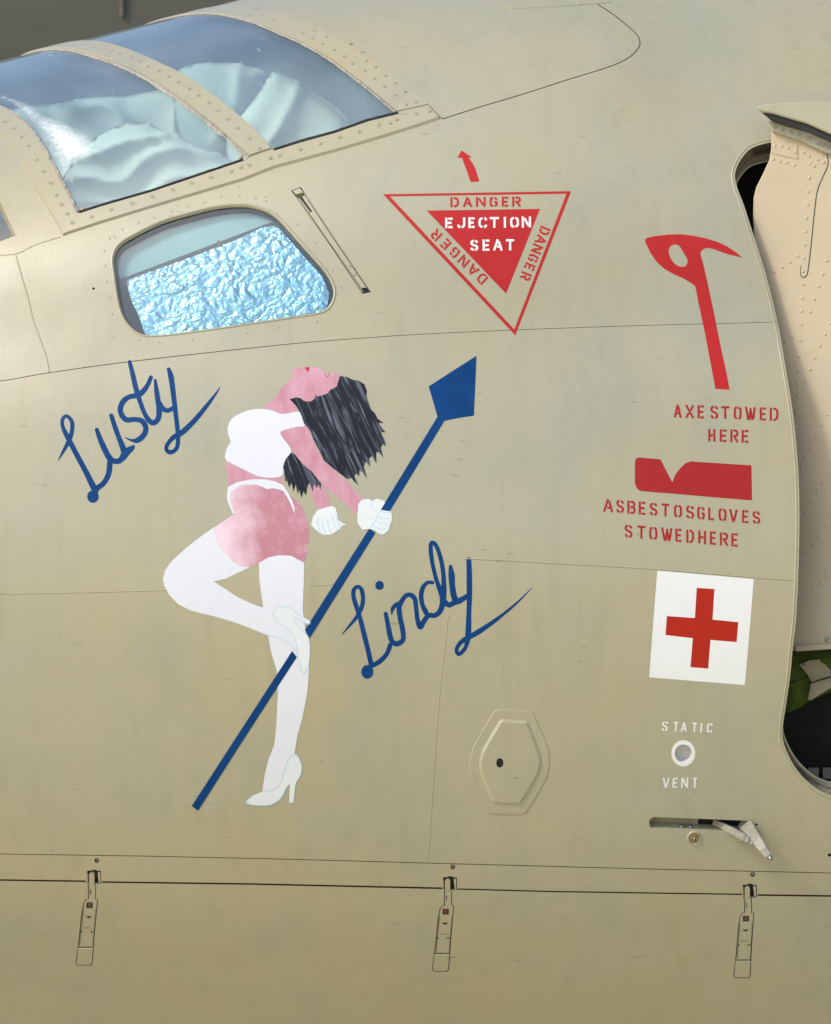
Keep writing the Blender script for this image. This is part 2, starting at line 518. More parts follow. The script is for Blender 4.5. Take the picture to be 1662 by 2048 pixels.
def slab(name, loop, h, bev, material, parent, hole=None, h0=-0.001, qspace=False, grid=0.02, step=0.008):
    """raised (or flush) plate that follows the skin, with a chamfer"""
    A = np.asarray(loop, float) if qspace else Q(dense(loop, 5))
    A = dense(A, step)
    if area(A) < 0: A = A[::-1]
    B = inset(A, bev)
    holes = [] if hole is None else [Q(dense(hole, 3))]
    def test(c):
        k = inside(c, B)
        for l in holes: k &= ~inside(c, l)
        return k
    v, f = cdt([B] + holes, grid, test)
    nA = len(A)
    verts = np.concatenate([P(v, h), P(A, h0), P(B, h)])
    o1, o2 = len(v), len(v) + nA
    faces = [tuple(t) for t in f]
    nv = N(v)
    loopn = [nv[i] for t in f for i in t]
    for i in range(nA):
        j = (i + 1) % nA
        q = (o1 + i, o1 + j, o2 + j, o2 + i)
        faces.append(q)
        a, b, c = verts[q[0]], verts[q[1]], verts[q[2]]
        n = np.cross(b - a, c - a); ln = np.linalg.norm(n)
        n = n / ln if ln > 1e-12 else nv[0]
        loopn += [n] * 4
    return mesh_obj(name, verts, faces, material, parent, loopn=loopn)

def wall(name, loop, h0, h1, material, parent, lip=0.0, qspace=False):
    """flange of an opening going inwards from the skin (and an inner lip)"""
    A = np.asarray(loop, float) if qspace else Q(dense(loop, 5))
    if area(A) < 0: A = A[::-1]
    n = len(A)
    hs = [h0, h1] if not lip else [h0, h1, h1]
    rings = [P(A, h0), P(A, h1)]
    if lip: rings.append(P(inset(A, lip), h1 + 0.001))
    verts = np.concatenate(rings); faces = []
    for r in range(len(rings) - 1):
        for i in range(n):
            j = (i + 1) % n
            faces.append((r * n + i, r * n + j, (r + 1) * n + j, (r + 1) * n + i))
    return mesh_obj(name, verts, faces, material, parent, smooth_=False)

def circle(u, v, ru, rv=None, n=20):
    rv = rv or ru
    return [(u + ru * math.cos(2 * math.pi * i / n), v + rv * math.sin(2 * math.pi * i / n)) for i in range(n)]

# things --------------------------------------------------------------------
BASE = Vector((0, YC, -1.5))
plane = empty('jet_aircraft', BASE)
tag(plane, 'beige military jet nose with canopy, painted pin-up art and red warning stencils', 'aircraft')

# ------------------------------------------------------------------ outlines of openings and seams
Z1 = lambda pts: zoom(pts, 2.968, 0, 0)
Z2 = lambda pts: zoom(pts, 2.968, 400, 0)

pane1_left = [(-150, 178), (-60, 194), (0, 214), (25, 226), (50, 245), (75, 275), (105, 325), (130, 372), (156, 425)]
hoop_low = Z1([(170, 297), (320, 290), (450, 303), (600, 345), (720, 387), (850, 447), (950, 508), (1050, 572), (1150, 648), (1300, 768), (1400, 858), (1480, 932)])
hoop_high = Z1([(270, 256), (480, 243), (640, 260), (800, 310), (950, 376), (1060, 428), (1200, 515), (1400, 668), (1520, 775), (1615, 885)])
pane2_right = [(313, 32), (370, 25), (421, 27)] + Z2([(170, 92), (320, 130), (450, 185), (600, 250), (750, 335), (870, 420), (1000, 520), (1100, 605), (1170, 662)])
band_right = [(400, 5)] + Z2([(250, 45), (430, 75), (540, 105), (700, 165), (890, 265), (1060, 375), (1200, 490), (1330, 590), (1440, 705)])
pane2_bottom = Z2([(1175, 672), (1000, 715), (800, 785), (600, 840), (440, 890)])
pane1_bottom = [(487, 320), (404, 348), (303, 382), (202, 411), (156, 426)]

def over_top(curve, x_end):
    """a curve that climbs over the crown, closed to its mirror image on the far side"""
    q = Q(dense(smooth(curve), 6, False))
    if q[0, 1] < q[-1, 1]: q = q[::-1]             # make it start at the top
    phi = math.pi / 2 - q[:, 1] / QS
    k = int(np.argmax(phi > 0.32))
    a, b = q[k], q[min(k + 10, len(q) - 1)]
    pa, pb = math.pi / 2 - a[1] / QS, math.pi / 2 - b[1] / QS
    m = (b[0] - a[0]) / (pb - pa)
    m = max(0.0, min(m, 2.2 * (a[0] - x_end) / pa))
    top = []
    for p in np.linspace(0, pa, 20)[:-1]:
        t = p / pa
        h00, h01, h11 = 2 * t ** 3 - 3 * t * t + 1, -2 * t ** 3 + 3 * t * t, t ** 3 - t * t
        top.append((h00 * x_end + h01 * a[0] + h11 * m * pa, (math.pi / 2 - p) * QS))
    return np.array(top + [tuple(c) for c in q[k:]])   # crown -> sill

def resample(q, step):
    return dense(q, step, False)

c_p1l = over_top(pane1_left, -1.22)
c_hl = over_top(hoop_low, -0.955)
c_hh = over_top(hoop_high, -0.915)
c_p2r = over_top(pane2_right, -0.68)
c_br = over_top(band_right, -0.56)

def between(ca, cb, bottom):
    """loop: down curve ca, along bottom, up curve cb, over the crown and round the mirrored half"""
    b = Q(dense(bottom, 6, False))
    half = np.concatenate([ca, b, cb[::-1]])          # crown ... crown (this side)
    far = mirror(np.concatenate([cb[1:], b[::-1], ca[::-1][:-1]]))
    lp = np.concatenate([half, far])
    keep = [0]
    for i in range(1, len(lp)):
        if np.linalg.norm(lp[i] - lp[keep[-1]]) > 0.002: keep.append(i)
    return lp[keep]

pane1 = between(c_p1l, c_hl, pane1_bottom[::-1])
pane2 = between(c_hh, c_p2r, pane2_bottom[::-1])

ZW = lambda pts: zoom(pts, 2.187, 0, 380)
win_px = ZW([(500, 270), (520, 240), (560, 210), (700, 140), (850, 95), (950, 72), (1030, 64), (1100, 68), (1170, 90), (1220, 125), (1280, 190), (1350, 270), (1420, 350), (1455, 410), (1462, 460), (1440, 510), (1400, 535), (1300, 552), (1100, 582), (850, 618), (700, 635), (620, 632), (570, 600), (535, 550), (515, 480), (500, 380), (492, 310)])
win_px = [tuple(p) for p in smooth(win_px, True, 4)]
screen_px = [(-330, 330), (-60, 330), (0, 405), (30, 470), (-5, 484), (-330, 560)]

opening_px = [(1640, 282), (1580, 282), (1540, 285), (1504, 296), (1485, 314), (1473, 336), (1470, 355), (1476, 380), (1488, 411), (1504, 461), (1522, 517), (1535, 561), (1554, 639), (1570, 727), (1582, 800), (1590, 860), (1597, 947), (1599, 1041), (1597, 1135), (1593, 1229), (1586, 1291), (1580, 1354), (1572, 1410), (1566, 1449), (1565, 1473), (1571, 1497), (1586, 1528), (1604, 1552), (1625, 1571), (1649, 1585), (1690, 1592), (1900, 1600), (2060, 1600), (2120, 1570), (2150, 1500), (2165, 1000), (2130, 420), (2090, 320), (2020, 285)]
opening_px = [tuple(p) for p in smooth(opening_px, True, 4)]

ZS = lambda pts: zoom(pts, 2.597, 560, 280)
slot_px = ZS([(57, 262), (108, 244), (290, 520), (473, 790), (428, 800), (240, 520)])
ZH = lambda pts: zoom(pts, 3.3108, 1160, 1280)
hslot_px = ZH([(457, 1215), (460, 1195), (470, 1180), (490, 1172), (800, 1184), (1122, 1197), (1122, 1225), (1060, 1272), (980, 1268), (475, 1246), (462, 1235)])
vent_px = ZH(circle(684, 751, 58, 60))
ZX = lambda pts: zoom(pts, 5.54, 880, 1380)
hex_hole = ZX(circle(663, 800, 40, 52))

S1 = [(-420, 800), (-200, 785), (0, 762), (95, 746), (270, 722), (560, 690), (700, 678), (850, 668), (1030, 660), (1250, 652), (1400, 648), (1556, 644)]
S1r = [(2148, 640), (2700, 636)]
S3 = [(-700, 1700), (0, 1708), (280, 1712), (560, 1718), (850, 1726), (1300, 1738), (1662, 1746), (2700, 1765)]
S4 = [(-700, 1750), (0, 1760), (172, 1762.5)], [(203.5, 1764), (500, 1768), (860, 1776), (884.5, 1776.6)], [(915.5, 1778), (1100, 1783), (1300, 1786), (1484, 1788.6)], [(1515, 1790), (1662, 1792), (2700, 1810)]
hatch_px = [(885, 238), (960, 214), (1050, 187), (1140, 158), (1220, 133), (1258, 115), (1276, 97), (1280, 84), (1274, 70), (1255, 52), (1228, 30), (1195, 8), (1165, -15), (1130, -40)]
sill_low = [(126, 473), (202, 448), (303, 417), (404, 387), (488, 362), (548, 338), (670, 305), (771, 275), (838, 254), (885, 238)]
front_outer = [(-150, 235), (-60, 250), (0, 269), (20, 286), (34, 303), (50, 337), (81, 394), (111, 444), (126, 473)]

LEN0, LEN1 = -2.0, 1.9
holes = {}          # loops removed from the skin, in q space
holes['pane1'] = pane1
holes['pane2'] = pane2
holes['window'] = Q(dense(win_px, 5))
holes['screen'] = Q(dense(screen_px, 8))
holes['opening'] = Q(dense(opening_px, 8))
holes['slot'] = Q(dense(slot_px, 6))
holes['handle'] = Q(dense(hslot_px, 6))
holes['vent'] = Q(vent_px)

def seam(line, w, sm=True):
    l = smooth(line, False, 5) if sm else np.asarray(line, float)
    q = Q(dense(l, 12, False))
    return q, w

grooves = []
def add_groove(q, w): grooves.append((q, w))
q = Q(dense(smooth(S1), 12, False)); add_groove(q, np.interp(q[:, 0], [-0.5, -0.1, 0.8], [0.0018, 0.0012, 0.0009]))
add_groove(Q(dense(S1r, 12, False)), 0.003)
q = Q(dense(S3, 14, False)); add_groove(q, 0.0017)
for k, s in enumerate(S4):
    q = Q(dense(s, 14, False)); add_groove(q, 0.0040 if k != 2 else 0.0032)
hq = Q(dense(smooth(hatch_px), 8, False))
tail = np.array([(hq[-1, 0] + (0.02 - hq[-1, 0]) * t, hq[-1, 1] + (math.pi / 2 * QS - hq[-1, 1]) * t) for t in np.linspace(0.05, 1, 24)])
hq = np.concatenate([hq, tail, mirror(np.concatenate([hq, tail[:-1]]))[::-1]])
add_groove(hq, 0.0022)
add_groove(np.array([(x, 3.25 * QS) for x in np.linspace(LEN0 - 0.1, LEN1 + 0.1, 60)]), 0.003)

# latches below the waist seam
LATCH = [((194, 1721), 0.0), ((906, 1734), 0.10), ((1505.5, 1749), 0.42)]
def latch_pts(k, pts):
    (su, sv), lean = LATCH[k]
    out = []
    for (du, dv) in pts:
        out.append((su + du + lean * 0.065 * (dv - 40) * (dv > 40) + lean * 4 * (dv <= 40) * 0 , sv + dv * (1 - 0.03 * lean)))
    return out
L_NOTCH = [(-20, 21), (-12, 20), (-6, 18), (0, 20), (8, 21), (8, 47), (-20, 47)]
L_BODY = [(-27, 84), (-22, 77), (-18, 77), (-18, 48), (-2, 48), (-2, 77), (2, 78), (0, 100), (-4, 140), (-9, 205), (-12, 210), (-39, 210), (-43, 205), (-37, 160), (-31, 105)]
for k in range(3):
    holes['notch%d' % k] = Q(dense(latch_pts(k, L_NOTCH), 6))
    holes['latch%d' % k] = Q(dense(latch_pts(k, L_BODY), 6))
cups = {}
for k in range(3):
    (su, sv), _ = LATCH[k]
    cups['fastener%d' % k] = (circle(su, sv, 5.0, 5.2, 14), 0.006)
cups['drain0'] = (circle(187, 577, 2.6, 2.6, 10), 0.006)
cups['drain1'] = (circle(1513, 1649, 2.4, 2.4, 10), 0.006)
cups['drain2'] = (circle(1659, 1710, 3.4, 3.4, 10), 0.006)
for k, (lp, d) in cups.items():
    holes[k] = Q(lp)
lock_px = circle(1388.6, 1675.7, 13.5, 13.5, 24)
holes['lock'] = Q(lock_px)
ZXo = ZX([(590, 245), (610, 224), (640, 213), (815, 219), (990, 228), (1020, 238), (1040, 262), (1120, 440), (1185, 600), (1208, 690), (1215, 750), (1213, 830), (1205, 890), (1175, 985), (1070, 1170), (960, 1345), (940, 1364), (910, 1375), (720, 1378), (545, 1370), (525, 1362), (510, 1345), (430, 1160), (345, 960), (328, 880), (325, 800), (335, 730), (360, 640), (470, 440)])
ZXi = ZX([(650, 345), (668, 328), (695, 318), (830, 328), (955, 336), (975, 345), (988, 368), (1050, 520), (1110, 680), (1128, 745), (1128, 820), (1095, 935), (1010, 1085), (920, 1230), (905, 1255), (880, 1270), (740, 1266), (615, 1260), (590, 1250), (572, 1228), (510, 1090), (450, 950), (432, 870), (432, 780), (460, 670), (550, 510)])

# ------------------------------------------------------------------ skin panels
groove_loops = [ribbon(q, w) for q, w in grooves]
T0, T1 = math.radians(-88) * QS, math.radians(268) * QS
frame = np.array([(LEN0, T0), (LEN1, T0), (LEN1, T1), (LEN0, T1)])
frame = dense(frame, 0.05)
fboxA = frame.min(0); fboxB = frame.max(0)

def in_frame(c):
    return (c[:, 0] > fboxA[0]) & (c[:, 0] < fboxB[0]) & (c[:, 1] > fboxA[1]) & (c[:, 1] < fboxB[1])
all_cut = list(holes.values()) + groove_loops
def skin_test(c):
    k = in_frame(c)
    for l in all_cut: k &= ~inside(c, l)
    return k
sv, sf = cdt([frame] + all_cut, 0.021, skin_test, box=frame)
# connected regions become panels
par = np.arange(len(sf))
def find(i):
    while par[i] != i:
        par[i] = par[par[i]]; i = par[i]
    return i
em = {}
for ti, t in enumerate(sf):
    for a, b in ((t[0], t[1]), (t[1], t[2]), (t[2], t[0])):
        e = (a, b) if a < b else (b, a)
        if e in em:
            ra, rb = find(em[e]), find(ti)
            if ra != rb: par[ra] = rb
        else: em[e] = ti
lab = np.array([find(i) for i in range(len(sf))])
ids, cnt = np.unique(lab, return_counts=True)
order = ids[np.argsort(-cnt)]
for i in order:
    f = sf[lab == i]
    if len(f) < 12: continue
    used = np.unique(f); mp = -np.ones(len(sv), int); mp[used] = np.arange(len(used))
    skin_sheet('skin_panel', sv[used], mp[f], 0.0, 'hemp', plane)

# floor of the seams
for nm_, GS, mat_, dep_ in (('seam_channel', [g for g in grooves if np.max(g[1]) < 0.0031], 'groove', 0.0030), ('seam_gap', [g for g in grooves if np.max(g[1]) >= 0.0031], 'dark', 0.0060)):
    gv, gf = [], []
    for q, w in GS:
        lp = np.asarray(q)
        t = np.gradient(lp, axis=0); t /= np.linalg.norm(t, axis=1)[:, None]
        n = np.stack([-t[:, 1], t[:, 0]], 1)
        w = np.broadcast_to(np.asarray(w, float), (len(lp),))[:, None]
        a, b = lp + n * w, lp - n * w
        ra, rb = P(a, -dep_), P(b, -dep_)
        o = len(gv); m = len(lp)
        gv += list(ra) + list(rb)
        gf += [(o + i, o + i + 1, o + m + i + 1, o + m + i) for i in range(m - 1)]
    mesh_obj(nm_, gv, gf, mat_, plane)

# caps added on the cut ends of the barrel to stop light leaks
for xe in (LEN0, LEN1):
    th = np.linspace(math.radians(-88), math.radians(268), 72)
    ring = P(np.stack([np.full(72, xe), th * QS], 1), -0.002)
    mesh_obj('end_cap', list(ring) + [(xe, YC, ZC)], [(i, (i + 1) % 72, 72) for i in range(72)], 'interior', plane)

# ------------------------------------------------------------------ small hardware meshes (shared)
M['screwdark'] = mat('screw_recess_dark', (0.15, 0.13, 0.09, 1), 0.8)  # dark tone for the screw slots and part of the rim
def screw_mesh(r=0.0040):
    bm = bmesh.new()
    n = 12
    def ring(rad, z): return [bm.verts.new((rad * math.cos(2 * math.pi * i / n), rad * math.sin(2 * math.pi * i / n), z)) for i in range(n)]
    a, b, c = ring(r, 0.0001), ring(r * 0.86, -0.0002 + 0.0008), ring(r * 0.78, 0.0009)
    for p_, q_ in ((a, b), (b, c)):
        for i in range(n):
            bm.faces.new((p_[i], p_[(i + 1) % n], q_[(i + 1) % n], q_[i]))
    bm.faces.new(c)
    s = [bm.verts.new(v) for v in ((-r * .7, -r * .13, .00125), (r * .7, -r * .13, .00125), (r * .7, r * .13, .00125), (-r * .7, r * .13, .00125))]
    f = bm.faces.new(s); f.material_index = 1
    g1, g2 = ring(r * 1.16, 0.0005), ring(r * 0.98, 0.0005)
    for i in range(n):
        f = bm.faces.new((g1[i], g1[(i + 1) % n], g2[(i + 1) % n], g2[i])); f.material_index = 1 if 2 < i < 7 else 0
    me = bpy.data.meshes.new('screw'); bm.to_mesh(me); bm.free()
    me.materials.append(M['cream']); me.materials.append(M['screwdark'])
    return me
def rivet_mesh(r=0.0052, h=0.0028, m='door'):
    bm = bmesh.new(); n = 10
    prof = [(r, -0.0005), (r * .92, h * .5), (r * .6, h * .88)]
    rings = [[bm.verts.new((a * math.cos(2 * math.pi * i / n), a * math.sin(2 * math.pi * i / n), z)) for i in range(n)] for a, z in prof]
    top = bm.verts.new((0, 0, h))
    for p_, q_ in zip(rings, rings[1:]):
        for i in range(n): bm.faces.new((p_[i], p_[(i + 1) % n], q_[(i + 1) % n], q_[i]))
    for i in range(n): bm.faces.new((rings[-1][i], rings[-1][(i + 1) % n], top))
    for f in bm.faces: f.smooth = True
    me = bpy.data.meshes.new('rivet'); bm.to_mesh(me); bm.free()
    me.materials.append(M[m])
    return me
SCREW = screw_mesh(); SCREW_S = screw_mesh(0.0030)
RIVET = rivet_mesh(); RIVET_F = rivet_mesh(0.003, 0.0007, 'screw')

def put(name, me, pos, nrm, parent, spin=0.0, scale=1.0):
    o = bpy.data.objects.new(name, me)
    col.objects.link(o)
    o.parent = parent
    o.matrix_parent_inverse = Matrix.Identity(4)
    m = Vector(nrm).to_track_quat('Z', 'Y').to_matrix().to_4x4() @ Matrix.Rotation(spin, 4, 'Z') @ Matrix.Scale(scale, 4)
    m.translation = Vector(pos) - world_loc(parent)
    o.matrix_local = m
    return o

def on_skin(name, me, px, parent, h=0.0, spin=None, scale=1.0):
    q = Q([px]); p = P(q, h)[0]; n = N(q)[0]
    return put(name, me, p, n, parent, random.uniform(0, 3.1) if spin is None else spin, scale)

# ------------------------------------------------------------------ canopy
def loop_strip(curve_a, curve_b):
    return np.concatenate([curve_a, curve_b[::-1]])
def upto(c, k=0.0):
    return c
FR_H = 0.0045
front_frame = slab('canopy_frame', np.concatenate([over_top(front_outer, -1.29), Q([(150, 462), (170, 428)]), c_p1l[::-1]]), FR_H, 0.003, 'cream', plane, qspace=True)
hoop = slab('canopy_hoop', np.concatenate([c_hl, Q([(520, 306)]), c_hh[::-1]]), 0.004, 0.002, 'cream', plane, qspace=True)
sill = slab('canopy_sill', [tuple(p) for p in sill_low] + [(860, 211), (797, 225)] + [(p[0], p[1] + 1.0) for p in pane2_bottom] + [(543, 299), (498, 315)] + [(p[0], p[1] + 1.0) for p in pane1_bottom] + [(136, 431), (114, 444)], 0.0048, 0.0050, 'cream', plane)
band = slab('canopy_rear_band', np.concatenate([c_p2r, Q([(797, 223), (860, 209)]), c_br[::-1]]), 0.0022, 0.0012, 'cream', plane, qspace=True)

def pane_obj(name, loop, h_out, thick, material):
    lp = np.asarray(loop)
    v, f = cdt([lp], 0.03, lambda c: inside(c, lp))
    n = len(v); nv = N(v)
    verts = np.concatenate([P(v, h_out), P(v, h_out - thick)])
    faces = [tuple(t) for t in f] + [tuple(t[::-1] + n) for t in f]
    return mesh_obj(name, verts, faces, material, plane, normals=np.concatenate([nv, -nv]))
p1 = pane_obj('canopy_pane', pane1, -0.0015, 0.010, 'glass')
p2 = pane_obj('canopy_pane', pane2, -0.0015, 0.010, 'glass')
p3 = pane_obj('windscreen_pane', holes['screen'], -0.006, 0.010, 'glass_side')
wall('yellow_bead', screen_px, 0.001, -0.012, 'yellow', p3, lip=0.006)

def bead_line(name, q, w, h, material, parent, jitter=0.0):
    q = np.asarray(q); m = len(q)
    ww = np.full(m, w)
    if jitter:
        ww = w * (1 + jitter * np.array([noise.noise((i * 0.35, 1.7, w * 1000)) for i in range(m)]))
    t = np.gradient(q, axis=0); t /= np.maximum(np.linalg.norm(t, axis=1)[:, None], 1e-9)
    n = np.stack([-t[:, 1], t[:, 0]], 1)
    rows = [P(q - n * (ww / 2)[:, None], -0.0006), P(q - n * (ww / 4)[:, None], h), P(q + n * (ww / 4)[:, None], h), P(q + n * (ww / 2)[:, None], -0.0006)]
    verts = np.concatenate(rows); faces = []
    for r in range(3):
        faces += [(r * m + i + 1, r * m + i, (r + 1) * m + i, (r + 1) * m + i + 1) for i in range(m - 1)]
    o = mesh_obj(name, verts, faces, material, parent, smooth_=True)
    return o

# sealant: along the hoop, rear edge and left edge of the panes
def offset_curve(q, d):
    t = np.gradient(q, axis=0); t /= np.maximum(np.linalg.norm(t, axis=1)[:, None], 1e-9)
    return q + np.stack([-t[:, 1], t[:, 0]], 1) * d
bead_line('sealant_bead', offset_curve(resample(c_hl, 0.006), -0.004), 0.0075, 0.0020, 'sealant', p1, 0.9)
bead_line('sealant_bead', resample(c_p1l[6:], 0.006), 0.007, 0.004, 'sealant', p1, 0.9)
bead_line('sealant_bead', offset_curve(resample(c_p2r, 0.006), -0.003), 0.0045, 0.0012, 'sealant', p2, 0.5)
bead_line('sealant_bead', resample(Q(dense(pane1_bottom, 6, False)), 0.006), 0.005, 0.0045, 'rubber', p1, 0.8)
bead_line('sealant_bead', resample(Q(dense(pane2_bottom, 6, False)), 0.006), 0.006, 0.0045, 'rubber', p2, 0.9)

# screws
for p in Z1([(33, 735), (85, 773), (130, 825), (175, 877), (223, 957), (262, 1027), (305, 1096), (340, 1165), (370, 1222), (405, 1275)]):
    on_skin('screw', SCREW, p, front_frame, FR_H)
for p in Z1([(445, 275), (560, 290), (665, 315), (713, 330), (783, 350), (833, 375), (882, 403), (943, 433), (1005, 465), (1062, 497), (1125, 537), (1183, 577), (1240, 620), (1298, 665), (1358, 717), (1417, 770), (1485, 830), (1540, 887)]):
    on_skin('screw', SCREW, p, hoop, 0.004)
for p in Z1([(435, 1330), (548, 1293), (665, 1250), (790, 1213), (907, 1172), (1030, 1135), (1143, 1097), (1257, 1062), (1375, 1025), (1435, 1002), (1485, 988), (1610, 948)]) + \
         Z2([(425, 948), (478, 932), (598, 895), (718, 860), (835, 825), (948, 790), (1065, 750), (1130, 740), (1170, 718), (1288, 685), (1362, 670)]):
    on_skin('screw', SCREW, p, sill, 0.0048)
for p in Z2([(245, 45), (340, 62), (300, 92), (433, 128), (610, 203), (680, 187), (673, 232), (750, 222), (730, 267), (798, 302), (860, 340), (893, 265), (905, 383), (963, 315), (992, 365), (980, 423), (1043, 403), (1037, 470), (1102, 452), (1098, 518), (1160, 498), (1160, 570), (1218, 550), (1225, 625), (1283, 610)]):
    on_skin('screw', SCREW_S, p, band, 0.0022, scale=1.1)
for p in Z1([(1610, 1015), (1417, 1110), (1310, 1168), (1210, 1200), (1110, 1225), (1017, 1255), (912, 1290), (820, 1325), (727, 1360), (650, 1415), (1515, 1180), (1575, 1195)]) + \
         ZW([(500, 205), (455, 268), (460, 330), (465, 400), (478, 470), (488, 545), (608, 655), (695, 665), (840, 655), (1075, 625), (1215, 600), (1385, 575), (1490, 425), (1453, 350), (1380, 230), (1300, 150), (1160, 30)]) + \
         Z2([(120, 1168), (230, 1165), (320, 1175), (390, 1195)]):
    on_skin('rivet', RIVET_F, p, plane, 0.0)
for p in [(95, 100)]:
    pass

# crazed white patch and two orange-brown plugs on the front pane
fr = Z1([(-40, 520), (0, 560), (60, 580), (150, 610), (220, 650), (270, 695), (350, 715), (430, 750), (500, 795), (560, 850), (578, 890), (550, 925), (490, 955), (435, 975), (420, 1010), (440, 1060), (462, 1095), (430, 1095), (385, 1060), (350, 1010), (330, 950), (290, 880), (240, 800), (200, 730), (130, 660), (60, 610), (0, 585), (-40, 570)])
frq = Q(dense(fr, 5))
fv, ff = cdt([frq], 0.008, lambda c: inside(c, frq))
fo = skin_sheet('crazing_patch', fv, ff, 0.0002, 'frost', p1)
ea = fo.data.attributes.new('edge', 'FLOAT', 'POINT')
seg = np.concatenate([frq])
dist = np.min(np.linalg.norm(fv[:, None, :] - seg[None, :, :], axis=2), axis=1)
ea.data.foreach_set('value', np.clip(dist / 0.035, 0, 1).astype(np.float32))
M['plug'] = mat('orange_plug', (0.45, 0.30, 0.18, 1), 0.5)
for p in Z1([(490, 1240), (1428, 930)]):
    on_skin('plug', rivet_mesh(0.005, 0.003, 'plug'), p, p1, -0.001)

# cockpit inside
def box(name, x0, x1, y0, y1, z0, z1, material, parent):
    v = [(x, y, z) for x in (x0, x1) for y in (y0, y1) for z in (z0, z1)]
    f = [(0, 1, 3, 2), (4, 6, 7, 5), (0, 4, 5, 1), (2, 3, 7, 6), (0, 2, 6, 4), (1, 5, 7, 3)]
    return mesh_obj(name, v, f, material, parent)
box('cockpit_floor', -1.7, 0.26, 0.45, 2.05, 0.28, 0.31, 'interior', plane)
ths = np.linspace(math.radians(20), math.radians(160), 40)
rg = P(np.stack([np.full(40, 0.27), ths * QS], 1), -0.03)
mesh_obj('cockpit_bulkhead', list(rg) + [p_ + [0.02, 0, 0] for p_ in rg], [tuple(range(40)), tuple(range(79, 39, -1))] + [(i, i + 1, 41 + i, 40 + i) for i in range(39)], 'interior', plane)

def drape(name, px, y0, depth, folds, label, fold_dir=(1, 0.3), amp=0.012, freq=26, seed=0):
    """a cloth cover: rounded front with folds, closed round the back"""
    pts = np.array([(W(u, v, y0).x, W(u, v, y0).z) for u, v in smooth(px, True, 3)])
    lp = dense(pts, 0.008)
    if area(lp) < 0: lp = lp[::-1]
    v, f = cdt([lp], 0.009, lambda c: inside(c, lp), margin=0.007)
    d = np.min(np.linalg.norm(v[:, None, :] - lp[None, :, :], axis=2), axis=1)
    y = np.full(len(v), y0) + depth * 0.12 * np.exp(-d / 0.014)
    ph = v[:, 0] * fold_dir[0] + v[:, 1] * fold_dir[1]
    wob = np.array([noise.noise((a * 7 + seed, b * 7, seed)) for a, b in v])
    y += amp * (1.6 * np.abs(np.sin(ph * freq * 0.5 + 2.6 * wob)) ** 0.7 - 0.8) + amp * 1.6 * wob
    verts = [(a, yy, b) for (a, b), yy in zip(v, y)]
    faces = [tuple(int(i) for i in t) for t in f]
    # back rim
    idx = {tuple(np.round(p, 6)): i for i, p in enumerate(v)}
    n0 = len(verts)
    rim = [i for i in range(len(v)) if d[i] < 1e-6]
    ang = {i: math.atan2(v[i][1] - v[:, 1].mean(), v[i][0] - v[:, 0].mean()) for i in rim}
    key = [idx.get(tuple(np.round(p, 6))) for p in lp]
    key = [k for k in key if k is not None]
    for k in key: verts.append((v[k][0], y0 + depth, v[k][1]))
    m = len(key)
    for i in range(m):
        j = (i + 1) % m
        faces.append((key[i], key[j], n0 + j, n0 + i))
    me = bpy.data.meshes.new(name)
    me.from_pydata(verts, [], faces); me.materials.append(M['mint'])
    me.polygons.foreach_set('use_smooth', [True] * len(me.polygons)); me.update()
    o = link(bpy.data.objects.new(name, me))
    tag(o, label, 'cloth cover', 'pale green covers inside the cockpit')
    return o
drape('cloth_cover', [(110, 380), (140, 320), (180, 275), (225, 250), (285, 240), (325, 256), (360, 268), (392, 290), (430, 300), (470, 330), (480, 420), (400, 470), (230, 470), (130, 430)], 0.62, 0.35, 0, 'pale mint cloth draped low behind the front canopy pane', (-0.22, 1.0), 0.015, 120, 1)
drape('cloth_cover', [(350, 150), (362, 130), (400, 121), (460, 119), (505, 127), (527, 136), (525, 160), (505, 188), (480, 222), (440, 300), (380, 300), (345, 220)], 0.80, 0.30, 0, 'rounded mint cloth hood beside the hoop in the rear canopy pane', (0.8, -0.55), 0.012, 45, 5)
drape('cloth_cover', [(545, 138), (580, 148), (620, 172), (655, 196), (690, 226), (695, 262), (660, 330), (480, 350), (450, 270), (485, 220), (520, 172)], 0.74, 0.34, 0, 'large mint cloth cover hanging at the right in the rear canopy pane', (0.75, -0.65), 0.016, 55, 9)
drape('cloth_cover', [(-40, 240), (120, 200), (300, 178), (420, 150), (560, 120), (680, 128), (800, 190), (820, 300), (600, 360), (300, 420), (-40, 420)], 1.25, 0.25, 0, 'added pale sheet along the far side, a teal fill behind both canopy panes', (0.9, 0.3), 0.03, 30, 13)  # sheet added to fill the view behind the glass with pale teal

# ------------------------------------------------------------------ side window
side = slab('side_window_frame', win_px, 0.0035, 0.002, 'hemp', plane, hole=[tuple(p) for p in win_px], h0=0.0) if False else None
wq = Q(dense(win_px, 5))
if area(wq) < 0: wq = wq[::-1]
wo_, wi_ = inset(wq, -0.0038), inset(wq, 0.0030)
n_ = len(wq)
rows = [P(wo_, 0.0), P(inset(wq, -0.0024), 0.0018), P(inset(wq, 0.0004), 0.0020), P(wi_, -0.006)]
fr_faces = [(r * n_ + i, r * n_ + (i + 1) % n_, (r + 1) * n_ + (i + 1) % n_, (r + 1) * n_ + i) for r in range(3) for i in range(n_)]
side = mesh_obj('side_window', np.concatenate(rows), fr_faces, 'hemp', plane, smooth_=True)
def flat_pane(name, lp, h, thick, material, parent):
    v, f = cdt([lp], 0.03, lambda c: inside(c, lp)); n = len(v); nv = N(v)
    return mesh_obj(name, np.concatenate([P(v, h), P(v, h - thick)]), [tuple(t) for t in f] + [tuple(t[::-1] + n) for t in f], material, parent, normals=np.concatenate([nv, -nv]))
flat_pane('pane', inset(wq, 0.002), -0.007, 0.010, 'glass_side', side)
